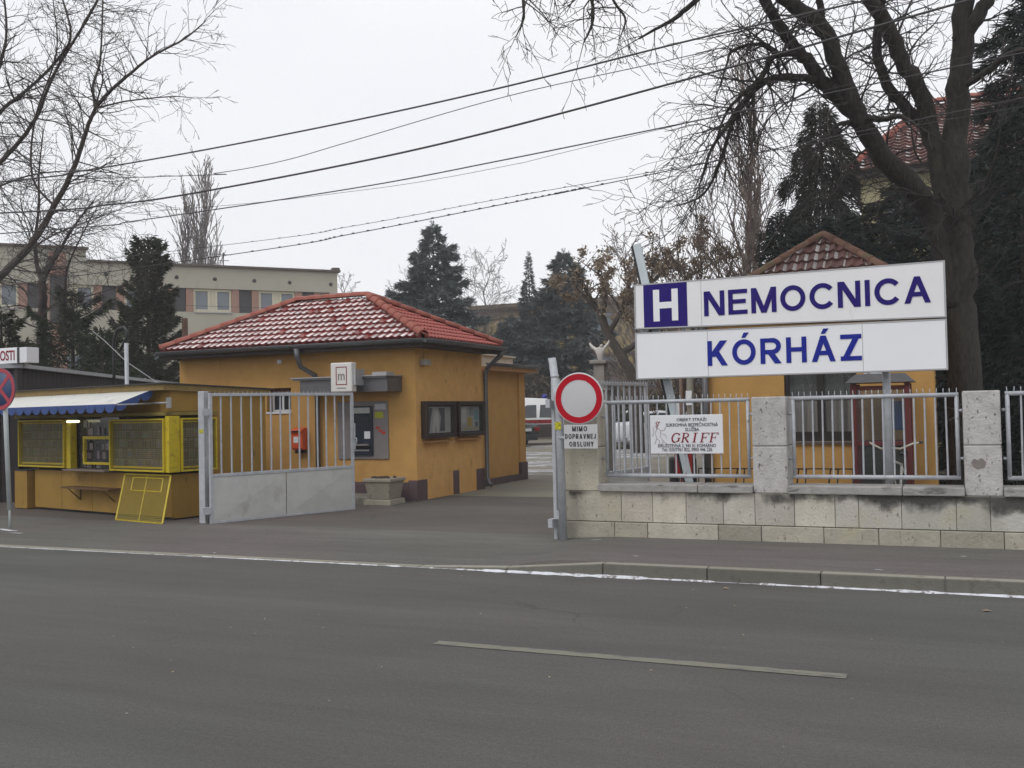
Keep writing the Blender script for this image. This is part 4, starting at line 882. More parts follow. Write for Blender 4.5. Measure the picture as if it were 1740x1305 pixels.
g = MB(KM); g.box(-2.68, -1.45, -.22, .0, .765, .79); g.build('counter', mat('counter_grey', srgb(120, 108, 100), .6), K)
g = MB(KM); g.box(-2.70, -1.3, -.24, -.003, .475, .50); g.tube([(-2.5, -.22, .47), (-2.5, -.01, .28)], .01, 5); g.tube([(-2.5, -.01, .28), (-2.5, -.01, .47)], .01, 5); g.tube([(-1.5, -.22, .47), (-1.5, -.01, .28)], .01, 5); g.build('bag_shelf', mat('shelf_brown', srgb(96, 70, 40), .7), K)
# tube lamp under the awning, lit
g = MB(KM); g.box(-2.72, -2.30, -.14, -.07, 1.60, 1.629); g.build('lamp_housing', M_dark, K); g = MB(KM); g.smooth = True; g.tube([(-2.69, -.12, 1.565), (-2.34, -.12, 1.565)], .02, 10); g.build('lamp_tube', mat('lit_tube', (1, .95, .7), .4, emit=2.0, emis=(1, .95, .62)), K)
# awning
g = MB(KM); g.smooth = True; n = 30; ax0, ax1 = -4.75, -.30; vs = []
for i in range(n+1):
    x = ax0+(ax1-ax0)*i/n
    for j in range(6):
        k = j/5; sag = .018*sin(pi*k)+.008*mnoise.noise((x*2, k*2, 0)); vs.append((x, -.10-.62*k, 2.03-.22*k-sag))
top = [(i*6+j, (i+1)*6+j, (i+1)*6+j+1, i*6+j+1) for i in range(n) for j in range(5)]
g.add(vs, top); g.add([(x, y_, z-.006) for x, y_, z in vs], [f[::-1] for f in top])
aw = g.build('awning', mat('awning_white', srgb(205, 205, 200), .7, .07, 3, .2, 20, stain=(srgb(170, 168, 160), 4, .58, .12, (1, 1, 1))), K)
g = MB(KM); ns = 17; w_ = (ax1-ax0)/ns
def scallop(P0, dx_, dy_, dz_, n_s, wS):
    for i in range(n_s):
        pts = []
        for k in range(9):
            u = k/8; dip = .045+.085*sin(pi*u)**.5; q = (i+u)*wS
            pts.append((P0[0]+dx_*q, P0[1]+dy_*q, P0[2]+dz_*q, dip))
        for a, b_ in zip(pts[:-1], pts[1:]):
            off = Vector((0, -.005, 0)) if abs(dx_) > .5 else Vector((.005, 0, 0))
            g.prism([(a[0], a[1], a[2]), (b_[0], b_[1], b_[2]), (b_[0], b_[1], b_[2]-b_[3]), (a[0], a[1], a[2]-a[3])], off)
scallop((ax0, -.725, 1.812), 1, 0, 0, ns, w_)
l = sqrt(.62**2+.22**2); scallop((ax1+.003, -.72, 1.81), 0, .62/l, .22/l, 3, l/3)
g.build('valance', mat('valance_blue', (.035, .07, .22), .8, .15, 6, stain=((.14, .2, .36), 6, .6, .1, (1, 1, 1))), aw)
g = MB(KM); g.tube([(ax0, -.715, 1.80), (ax1, -.715, 1.80)], .014, 8); g.tube([(-.30, -.70, 1.80), (-.30, -.02, 1.82)], .013, 8); g.box(-.05, .03, -.04, -.002, 1.74, 1.9); g.tube([(-.3, -.1, 1.82), (-.02, -.03, 1.82)], .014, 8); g.build('awning_arm', M_alu, aw)
# leaning grille and side cabinet
GM = KM
t = thing('window_grille', KM @ Vector((-.9, -.3, .05)), 'yellow wire mesh shutter frame leaning against the kiosk front', 'shutter')
g = MB(KM); P = lambda u, v: Vector((-1.05+1.24*u+(-.14)*v*0, -.42+.38*v, .07+.66*v)) + Vector((.14*(1-v), 0, 0))*0
P = lambda u, v: Vector((-1.16+.21*(1-v)+1.17*u, -.40+.37*v, .07+.66*v))
P = lambda u, v: Vector((-1.16+1.20*u+.26*(1-v), -.36+.33*v, .06+.67*v))
for a, b_ in (((0, 0), (1, 0)), ((0, 1), (1, 1)), ((0, 0), (0, 1)), ((1, 0), (1, 1)), ((.5, 0), (.5, .98))): g.bar(P(*a), P(*b_), .022 if a != (.5, 0) else .01)
for a, b_ in (((.2, .93), (.85, .93)), ((.2, .65), (.85, .65)), ((.2, .65), (.2, .93)), ((.85, .65), (.85, .93))): g.bar(P(*a), P(*b_), .014)
g.build('frame', M_ky, t)
g = MB(KM)
for i in range(1, 46): g.bar(P(i/46, 0), P(i/46, 1), .0048)
for i in range(1, 26): g.bar(P(0, i/26), P(1, i/26), .0048)
g.build('wire_mesh', M_mesh, t)
c = PG(28, 864, .05); t = thing('side_cabinet', (c.x, c.y, .05), 'small ochre cabinet standing left of the kiosk', 'cabinet')
CM = frameM((c.x+.02, c.y-.05, 0), -13.3); g = MB(CM); g.box(0, .42, 0, .5, .07, .72); g.build('body', M_kw, t, bevel=.005); g = MB(CM); g.box(-.01, .43, -.01, .51, .7205, .735); g.build('top', M_dark, t)
# things near the kiosk: dark sheet for the passage shade, shed with sloping eave, lettered light box, mast, hooked pole
t = thing('dark_shed', (-16, 15.4, .05), 'dark brown shed with a pale sloping roof edge behind the kiosk', 'shed')
M_shed = mat('shed_brown', srgb(34, 25, 25), .75, .15, 5)
C0 = PZ(32, 619, 19.0); C1 = PZ(303, 650, 19.0*96/58.); Hs = C0.z
dd = Vector((C1.x-C0.x, C1.y-C0.y, 0)); SL = dd.length+3; ang_ = math.degrees(atan2(dd.y, dd.x)); SM = frameM((C0.x, C0.y, 0), ang_)
g = MB(SM); n = 70
for i in range(n): g.box(SL*i/n, SL*(i+1)/n-.02, 0, .03, .02, Hs-.075)
n = 30
for i in range(n): g.box(0, .03, .031+.16*i, .031+.16*(i+1)-.02, .02, Hs-.075)
g.box(.031, SL, .031, 5, .02, Hs-.2); g.build('wall', M_shed, t)
g = MB(SM); g.box(-.12, SL, -.12, 5.1, Hs-.075, Hs); g.build('roof', mat('shed_roof_edge', srgb(150, 152, 156), .6, .1, 8), t)
g = MB(); g.box(-20, -15.4, 13.9, 14.0, .02, 1.9); g.build('passage_shade', M_shed, t)  # dark sheet put in for the shade of the passage left of the kiosk
t = thing('shop_light_box', (-16.2, 13.5, 2.65), 'white shop light box with dark red lettering cut off at the left edge', 'sign')
g = MB(); g.box(-17.6, -15.99, 13.5, 13.78, 2.675, 2.975); g.build('box', M_face2, t, bevel=.01); g = MB(); g.box(-15.988, -15.93, 13.5, 13.78, 2.69, 2.97); g.build('end_gap', M_dark, t); g = MB(); g.box(-15.928, -15.74, 13.502, 13.778, 2.68, 2.97); g.build('end_cap', M_white, t, bevel=.006)
a = PY(-7, 606, 13.5).x; b_ = PY(25, 606, 13.5).x; text('lettering', 'KOSTI', M_red, t, a, b_, 2.735, 2.925, (0, 13.496, 0), off=.015)
g = MB(); g.box(-17.2, -17.1, 13.6, 13.7, 1.7, 2.675); g.box(-16.2, -16.1, 13.6, 13.7, 1.7, 2.675); g.build('support', M_dark, t)
t = thing('roof_mast', (-13.25, 13.5, 2.0), 'thin grey mast with stay wire rising behind the kiosk roof', 'mast'); g = MB(); g.tube([(-13.27, 13.5, .05), (-13.30, 13.5, 2.93)], .035, 8); g.build('pole', M_galv, t); g = MB(); g.tube([(-13.30, 13.5, 2.6), (-12.4, 13.5, 2.1)], .006, 4); g.tube([(-13.3, 13.5, 2.6), (-13.9, 13.6, 3.0), (-14.2, 13.6, 3.2)], .006, 4); g.build('stay_wire', M_alu, t)
t = thing('hooked_pole', (-17.3, 17.2, .05), 'black pole with hooked top standing behind the dark shed', 'pole')
g = MB(); g.tube([(-17.3, 17.2, .05), (-17.32, 17.2, 3.0), (-17.3, 17.2, 3.4), (-17.2, 17.2, 3.62), (-17.0, 17.2, 3.66), (-16.9, 17.2, 3.55), (-16.95, 17.2, 3.38), (-17.15, 17.2, 3.1)], .035, 8); g.build('pole', M_black, t)
# no-stopping sign, far left
t = thing('no_stopping_sign', (-12.45, 10.35, .04), 'round red and blue no stopping sign on a white pole at the left edge', 'road sign')
cx, cz, cy = -12.565, 2.06, 10.33
g = MB(); g.tube([(-12.45, 10.37, .03), (-12.452, 10.37, .45)], .018, 8); g.tube([(-12.455, 10.37, .32), (-12.55, 10.37, 2.3)], .033, 12); g.build('pole', mat('pole_white', srgb(170, 176, 176), .5, .1, 4, stain=(srgb(110, 120, 118), 9, .58, .1, (1, 1, .3))), t)
g = MB(); g.lathe([(.30, 0), (.303, .008), (.30, .016)], (cx, cy, cz), (0, -1, 0), 56); g.build('disc', mat('sign_blue', (.03, .06, .15), .45, .1, 5), t)
M_sr = mat('faded_sign_red', (.38, .035, .055), .5, .08, 5)
ring(.245, .302, cy-.0195, cx, cz).build('red_ring', M_sr, t)
g = MB()
for s_ in (1, -1):
    d = Vector((cos(R(45)), 0, s_*sin(R(45)))); g.bar(Vector((cx, cy-.0185-(.001 if s_ > 0 else 0), cz))-d*.25, Vector((cx, cy-.0185-(.001 if s_ > 0 else 0), cz))+d*.25, .003 if False else .055, .003, (0, 1, 0))
g.build('red_cross', M_sr, t)

# ---------------------------------------------------------------- booth on the right
BT = thing('porter_lodge', (-1.77, 15.3, .05), 'small ochre lodge with pyramid tile roof behind the hospital sign', 'building')
x0, x1, y0, y1 = -3.36, -.17, 15.24, 18.4; wz_ = 2.93; a, b_, c, d = -2.22, -1.20, 1.05, 2.28
g = MB()
for q in ((x0, a, .02, wz_), (b_, x1, .02, wz_), (a, b_, .02, c), (a, b_, d, wz_)): g.box(q[0], q[1], y0, y0+.2, q[2], q[3])
g.box(x0, x0+.2, y0+.2, y1, .02, wz_); g.box(x1-.2, x1, y0+.2, y1, .02, wz_); g.box(x0+.2, x1-.2, y1-.2, y1, .02, wz_-.001); g.build('wall', M_ochre, BT)
g = MB()
for q in ((a, a+.06), ((a+b_)/2-.05, (a+b_)/2+.05), (b_-.06, b_)): g.box(q[0], q[1], y0+.03, y0+.09, c, d)
g.box(a+.06, b_-.06, y0+.031, y0+.089, c, c+.14); g.box(a+.06, b_-.06, y0+.031, y0+.089, d-.06, d); wo = g.build('window', mat('brown_black_frame', srgb(38, 30, 28), .5), BT)
g = MB(); g.box(a, b_, y0+.06, y0+.066, c, d); g.build('pane', bpy.data.materials['clear_glass'], wo)
def curtain(nm, z0, z1, col, yy):
    g = MB(); g.smooth = True; n = 90; vs = []
    for i in range(n+1):
        x = a+.02+(b_-a-.04)*i/n; yv = yy+.018*sin(x*55)+.01*sin(x*23); vs += [(x, yv, z0), (x, yv, z1)]
    g.add(vs, [(2*i, 2*i+2, 2*i+3, 2*i+1) for i in range(n)]); g.build(nm, col, wo)
curtain('lower_curtain', c+.12, 1.64, mat('linen', srgb(150, 146, 140), .9, .06, 20), y0+.12); curtain('lace_curtain', 1.65, d, mat('lace', srgb(86, 86, 86), .9, .3, 40, stain=(srgb(120, 118, 118), 14, .55, .1, (1, 1, 1))), y0+.16)
g = MB(); g.box(a-.02, b_+.04, y0-.05, y0+.03, c-.03, c-.002); g.build('sill', M_gutter, wo)
ez2 = 3.0; A, B, C, D = (x0-.16, y0-.16, ez2), (x1+.12, y0-.16, ez2), (x1+.12, y1+.2, ez2), (x0-.16, y1+.2, ez2); T_ = ((x0+x1)/2, (y0+y1)/2, 4.30)
M_snowt = None
g = MB(); random.seed(9)
for p, q in ((A, B), (B, C), (C, D), (D, A)): tile_slope(g, p, q, T_, T_, 8, .15, amp=.032, step=.04, pale_bands=.8)
ro2 = g.build('roof', M_oldtile, BT); g = MB()
for p in (A, B, C, D): hip_caps(g, Vector(p)+dn*.7, Vector(T_)+dn*.7, .075)
g.build('hip_tiles', M_hipold, ro2)
g = MB(); g.box(x0-.1, x1+.1, y0-.1, y1+.1, wz_, wz_+.03); g.add([Vector(p)-dn*.9 for p in (A, B, C, D)]+[Vector(T_)-dn], [(0, 1, 4), (1, 2, 4), (2, 3, 4), (3, 0, 4)]); g.build('soffit', M_soffit, BT)
g = MB(); gutter(g, [(A[0]-.05, A[1]-.06, ez2-.03), (B[0]+.05, A[1]-.06, ez2-.03)]); g.build('gutter', M_gutter, BT)
g = MB(); g.tube([(x0-.02, y0-.09, 2.9), (x0-.01, y0-.09, .06)], .05, 10); g.build('downpipe', M_gutter, BT)
def pole(x, y, h, r_, m, lab, cat='pole'):
    g = MB(); g.tube([(x, y, .05), (x, y, h)], [r_, r_*.8], 12); t = thing('utility_pole', (x, y, .05), lab, cat); g.build('shaft', m, t); return t
M_pole = mat('concrete_pole', srgb(128, 124, 112), .85, .12, 5)
t = pole(-3.60, 15.1, 3.0, .06, M_pole, 'short concrete post with a small white plate beside the lodge'); g = MB(); g.box(-3.65, -3.56, 15.02, 15.03, 1.62, 1.84); g.build('plate', M_white, t)
pole(-3.86, 15.6, 3.0, .035, mat('rusty_pipe', srgb(120, 100, 90), .8, .2, 8), 'thin rusty pipe post left of the lodge')
t = thing('red_framed_notice', (-4.3, 16, 1.4), 'small white notice with red frame behind the leaning sign post', 'notice'); p = PY(1148, 695, 16); g = MB(); g.box(p.x-.12, p.x+.1, 16, 16.03, 1.3, 1.72); g.build('frame', M_red, t, bevel=.004); g = MB(); g.box(p.x-.085, p.x+.065, 15.994, 15.999, 1.34, 1.68); g.build('paper', M_white, t); g = MB(); g.tube([(p.x, 16.06, .05), (p.x, 16.06, 1.7)], .025, 6); g.build('stake', M_galv, t)

# phone box
t = thing('phone_box', (-.82, 14.6, .05), 'red framed glazed phone box with grey roof in front of the lodge', 'phone box')
M_pr = mat('phone_red', (.12, .02, .018), .5, .15, 6); x0, x1, y0, y1 = -1.17, -.49, 14.3, 15.0
g = MB()
for x in (x0, x1):
    for yy in (y0, y1): g.box(x-.035, x+.035, yy-.035, yy+.035, .05, 1.86)
for z in (.1, 1.05, 1.80):
    g.box(x0+.035, x1-.035, y0-.02, y0+.02, z-.025, z+.025); g.box(x0+.035, x1-.035, y1-.02, y1+.02, z-.025, z+.025); g.box(x0-.02, x0+.02, y0+.035, y1-.035, z-.025, z+.025); g.box(x1-.02, x1+.02, y0+.035, y1-.035, z-.025, z+.025)
g.build('frame', M_pr, t, bevel=.004)
g = MB()
for q in ((x0+.036, x1-.036, y0-.003, y0+.003), (x0-.003, x0+.003, y0+.036, y1-.036), (x1-.003, x1+.003, y0+.036, y1-.036), (x0+.036, x1-.036, y1-.003, y1+.003)): g.box(q[0], q[1], q[2], q[3], .13, 1.78)
g.build('glazing', bpy.data.materials['clear_glass'], t)
g = MB(); g.add([(x0-.1, y0-.1, 1.87), (x1+.1, y0-.1, 1.87), (x1+.1, y1+.1, 1.87), (x0-.1, y1+.1, 1.87), (x0+.02, y0+.08, 1.99), (x1-.02, y0+.08, 1.99), (x1-.02, y1-.08, 1.99), (x0+.02, y1-.08, 1.99)], [(0,3,2,1),(4,5,6,7),(0,1,5,4),(1,2,6,5),(2,3,7,6),(3,0,4,7)]); g.build('roof', M_gutter, t, bevel=.01)
g = MB(); g.smooth = True; g.lathe([(.0, 0), (.14, .004), (.1, .03), (0, .04)], (-.93, 14.62, 1.99), n=12); g.build('snow_cap', M_snow, t)
g = MB(); g.box(-.82, -.54, 14.55, 14.75, 1.22, 1.62); ph = g.build('telephone', mat('phone_blue', (.015, .05, .18), .4), t, bevel=.02); g = MB(); g.tube([(-.8, 14.5, 1.55), (-.8, 14.46, 1.45), (-.8, 14.5, 1.35)], .02, 8); g.build('handset', M_black, ph); g = MB(); g.box(x0+.04, x1-.04, 14.9, 14.97, .1, 1.0); g.build('back_panel', M_dark, t)

# bicycles
def bicycle(loc, deg, frame, lab, bars, kind):
    """bicycle along local x, front at +x"""
    t = thing('bicycle', (0, 0, 0), lab, 'bicycle', 'bicycles parked behind the wall'); rw = .33
    for x in (-.52, .52):
        g = MB(); vs = []; g.smooth = True; n = 32
        g.tube([(x+(rw-.015)*cos(2*pi*i/n), 0, rw+(rw-.015)*sin(2*pi*i/n)) for i in range(n+1)], .017, 6, False); wo = g.build('wheel', M_black, t)
        g = MB(); g.tube([(x+(rw-.04)*cos(2*pi*i/n), 0, rw+(rw-.04)*sin(2*pi*i/n)) for i in range(n+1)], .008, 5, False)
        for i in range(18): a_ = 2*pi*i/18; g.tube([(x, .02*(-1)**i, rw), (x+(rw-.04)*cos(a_), 0, rw+(rw-.04)*sin(a_))], .0014, 3, False)
        g.tube([(x, -.05, rw), (x, .05, rw)], .018, 8); g.build('rim', M_alu, wo)
    g = MB(); bb, st_, hd, hb = (-.08, 0, .28), (-.22, 0, .72), (.36, 0, .80), (.40, 0, .66)
    for p, q, r_ in ((bb, st_, .016), (bb, hb, .018), (st_, hd, .015), (hb, hd, .019), (bb, (-.52, .04, rw), .01), (bb, (-.52, -.04, rw), .01), (st_, (-.52, .04, rw), .008), (st_, (-.52, -.04, rw), .008), (hb, (.52, .05, rw), .011), (hb, (.52, -.05, rw), .011)): g.tube([p, q], r_, 8)
    g.build('frame', frame, t)
    g = MB(); g.tube([st_, (-.25, 0, .84)], .012, 6); g.add([(-.40, -.08, .86), (-.40, .08, .86), (-.12, .015, .86), (-.12, -.015, .86), (-.38, -.07, .90), (-.38, .07, .90), (-.12, .012, .885), (-.12, -.012, .885)], [(0,3,2,1),(4,5,6,7),(0,1,5,4),(1,2,6,5),(2,3,7,6),(3,0,4,7)]); g.build('saddle', M_black, t, bevel=.008)
    g = MB(); z = .96
    g.tube([hd, (.35, 0, z-.02), (.37, 0, z)], .012, 8)
    if kind == 'swept': g.tube([(.18, -.30, z+.06), (.28, -.26, z+.055), (.36, -.12, z-.01), (.37, 0, z), (.36, .12, z-.01), (.28, .26, z+.055), (.18, .30, z+.06)], .013, 8)
    else: g.tube([(.32, -.29, z+.02), (.37, -.1, z), (.37, .1, z), (.32, .29, z+.02)], .012, 8)
    g.build('handlebar', bars, t)
    g = MB(); 
    for s_ in (-1, 1): g.tube([(.18 if kind == 'swept' else .32, s_*.30, z+(.06 if kind == 'swept' else .02)), (.10 if kind == 'swept' else .30, s_*(.33 if kind == 'swept' else .40), z+(.065 if kind == 'swept' else .03))], .017, 8)
    g.build('grips', M_black, t)
    g = MB(); g.lathe([(.055, -.004), (.055, .004)], bb, (0, 1, 0), 16); g.tube([(bb[0], .05, bb[2]), (bb[0]+.1, .07, bb[2]-.13)], .008, 5); g.box(bb[0]+.05, bb[0]+.14, .07, .15, bb[2]-.15, bb[2]-.13); g.tube([(bb[0], -.05, bb[2]), (bb[0]-.1, -.07, bb[2]+.13)], .008, 5); g.box(bb[0]-.14, bb[0]-.05, -.15, -.07, bb[2]+.12, bb[2]+.14); g.build('cranks', M_dark, t)
    g = MB(); g.box(-.72, -.38, -.06, .06, .70, .712); g.tube([(-.7, .05, .70), (-.52, .05, rw)], .005, 5); g.tube([(-.7, -.05, .70), (-.52, -.05, rw)], .005, 5); g.build('rack', M_dark, t)
    t.location = loc; t.rotation_euler = (0, 0, R(deg)); return t
bicycle((-.62, 13.95, .06), -100, mat('bike_white', srgb(180, 178, 172), .4), 'bicycle with cream handlebar parked in front of the phone box', mat('bar_cream', srgb(200, 192, 172), .4), 'swept')
rb = bicycle((-3.55, 14.35, .06), -75, mat('bike_red', (.30, .01, .012), .4), 'red bicycle with black pannier behind the fence near the gate', M_black, 'flat')
g = MB(); 
g.box(-.75, -.3, -.2, -.07, .38, .78); g.box(-.75, -.3, .07, .2, .38, .78); g.box(-.75, -.3, -.07, .07, .715, .86)
o = g.build('pannier', mat('pannier_black', (.02, .02, .024), .7), None, bevel=.03); o.parent = rb
g = MB(); g.box(-.28, .30, -.12, .12, .55, .88); o = g.build('frame_panel', mat('bike_red', (.3, .01, .012), .4), None, bevel=.02); o.parent = rb
# bike rack hoops
t = thing('bicycle_rack', (-2.3, 14.2, .05), 'low black wire bicycle rack along the lodge wall', 'bicycle rack'); g = MB(); xx = -3.2
while xx < -1.25:
    g.tube([(xx-.04, 14.1, .1), (xx+.03, 14.25, .70), (xx+.13, 14.25, .70), (xx+.10, 14.1, .1)], .011, 5); xx += .42
g.tube([(-3.3, 14.25, .71), (-1.2, 14.25, .71)], .009, 5); g.tube([(-3.3, 14.1, .1), (-1.2, 14.1, .1)], .01, 5)
g.tube([(-3.3, 14.1, .05), (-3.3, 14.25, .71)], .01, 5); g.tube([(-1.2, 14.1, .05), (-1.2, 14.25, .71)], .01, 5); g.build('hoops', M_black, t)


# ================================================================ overhead cables
M_cable = mat('cable', srgb(62, 60, 62), .6, .1, 5)
def cable(pts, r_, label, Y=13.0, clips=0, m=None):
    P = [PY(px, py, Y) for px, py in pts]
    a, b_ = P[0], P[-1]; P = [a+(a-P[1])*(14/(a-P[1]).length)+Vector((0, 0, .35))] + P + [b_+(b_-P[-2])*(14/(b_-P[-2]).length)]
    Q = []
    for i in range(len(P)-1):     # Catmull-Rom through the measured points
        p0, p1, p2, p3 = P[max(i-1, 0)], P[i], P[i+1], P[min(i+2, len(P)-1)]
        for k in range(10):
            t = k/10; Q.append(.5*((2*p1)+(p2-p0)*t+(2*p0-5*p1+4*p2-p3)*t*t+(3*p1-p0-3*p2+p3)*t**3))
    Q.append(P[-1]); t = thing('overhead_cable', tuple(P[1]), label, 'cable', 'overhead cables crossing the sky'); g = MB(); g.tube(Q, r_, 6); g.build('wire', m or M_cable, t)
    if clips:
        d = 0; g = MB()
        for u, v in zip(Q[:-1], Q[1:]):
            L_ = (v-u).length; n = max(1, int(L_/.55))
            for k in range(n):
                p = u+(v-u)*(k/n); dd = (v-u).normalized(); g.tube([p-dd*.018+Vector((0, 0, .004)), p+dd*.018+Vector((0, 0, .004))], r_*2.0, 5)
        g.build('clips', m or M_cable, t)['kind'] = 'stuff'
cable([(0, 309), (129, 292), (335, 257), (600, 205), (860, 147), (1163, 71), (1452, 5)], .0135, 'uppermost thick black overhead cable crossing the whole sky')
cable([(272, 300), (368, 294), (478, 274), (600, 239), (860, 164), (1143, 101), (1400, 40)], .006, 'thin sagging wire just below the uppermost cable')
cable([(0, 362), (184, 348), (313, 331), (600, 277), (860, 217), (1315, 94), (1619, 8)], .0145, 'thickest black cable running through the middle of the sky')
cable([(92, 390), (232, 375), (600, 320), (860, 271), (1174, 207), (1381, 164)], .010, 'third black cable down, crossing the two poplars below the thickest cable')
cable([(220, 362), (600, 325), (860, 282), (1100, 225)], .0035, 'very thin pale wire just under the third cable', 13.4)
cable([(368, 436), (600, 397), (860, 346), (986, 321), (1098, 298)], .0065, 'lowest overhead cable with a row of small clips', 13, 1)
cable([(368, 418), (600, 384), (860, 336), (1098, 294)], .004, 'thin clipped wire just above the lowest cable', 13, 1)
cable([(600, 527), (900, 527), (1100, 534), (1400, 550)], .006, 'low dark wire in front of the yellow building', 26)

# ================================================================ trees
def spawn(g, p, d, L, r, lvl, P):
    n = max(3, int(L/P['seg'])); sl_ = L/n; pts = [p.copy()]; rs = [r]; dd = d.copy(); kids = []
    for i in range(n):
        dd = dd + Vector((random.gauss(0, 1), random.gauss(0, 1), random.gauss(0, 1)))*P['wob'] + Vector((0, 0, P['trop'])); dd.normalize()
        p = p+dd*sl_; pts.append(p.copy()); rs.append(max(P['rmin'], r*(1-(i+1)/n*.75)))
        if lvl > 0 and i >= 0 and random.random() < P['pk']: kids.append((p.copy(), dd.copy(), i/n, rs[-1]))
    g.tube(pts, rs, 5 if r > .03 else 3, False)
    for (q, e, f, rr) in kids:
        ax = e.orthogonal().normalized(); ax.rotate(Matrix.Rotation(random.random()*6.283, 3, e)); e2 = e.copy(); e2.rotate(Matrix.Rotation(R(random.uniform(*P['ang'])), 3, ax))
        spawn(g, q, e2, L*random.uniform(.35, .62)*(1-.35*f), max(P['rmin'], min(rr*.8, r*.55)), lvl-1, P)
def smooth_path(P, R_, k=5):
    Q, S_ = [], []
    for i in range(len(P)-1):
        p0, p1, p2, p3 = P[max(i-1, 0)], P[i], P[i+1], P[min(i+2, len(P)-1)]
        for j in range(k):
            t = j/k; Q.append(.5*((2*p1)+(p2-p0)*t+(2*p0-5*p1+4*p2-p3)*t*t+(3*p1-p0-3*p2+p3)*t**3)); S_.append(R_[i]+(R_[i+1]-R_[i])*t)
    Q.append(P[-1]); S_.append(R_[-1])
    for i in range(1, len(Q)-1): Q[i] = Q[i]+Vector((random.gauss(0, 1), random.gauss(0, 1), random.gauss(0, 1)))*S_[i]*.10
    return Q, S_
def traced_tree(name, label, base, limbs, P, mb, mt, cat='bare tree', leafmat=None):
    """limbs: list of ([(px,py,Y)...], r0, r1, twig_len, twig_spacing)"""
    t = thing(name, base, label, cat); gt, gc = MB(), MB(); ends = []
    for pts, r0, r1, tl, sp_ in limbs:
        V = [Vector(p[1:]) if p[0] == 'w' else PY(*p) for p in pts]; n = len(V); Rr_ = [r0+(r1-r0)*i/(n-1) for i in range(n)]
        Q, S_ = smooth_path(V, Rr_); gt.tube(Q, [x*(1+.08*mnoise.noise((i*.7, r0*9, 0))) for i, x in enumerate(S_)], 12 if r0 > .1 else 7)
        if tl:
            acc = 0
            for i in range(1, len(Q)):
                acc += (Q[i]-Q[i-1]).length
                while acc > sp_:
                    acc -= sp_; e = (Q[i]-Q[i-1]).normalized(); ax = e.orthogonal().normalized(); ax.rotate(Matrix.Rotation(random.random()*6.283, 3, e)); e.rotate(Matrix.Rotation(R(random.uniform(40, 80)), 3, ax))
                    spawn(gc, Q[i], e, tl*random.uniform(.5, 1.2), min(P['r1'], S_[i]*.5), P['lvl'], P)
            spawn(gc, Q[-1], (Q[-1]-Q[-2]).normalized(), tl, S_[-1]*.8, P['lvl'], P)
    gt.build('trunk', mb, t); gc.build('crown', mt, t); return t, gc
random.seed(31)
PR = dict(seg=.16, wob=.17, trop=-.035, pk=.78, ang=(25, 60), rmin=.0042, r1=.022, lvl=2)
Yt = 17.3
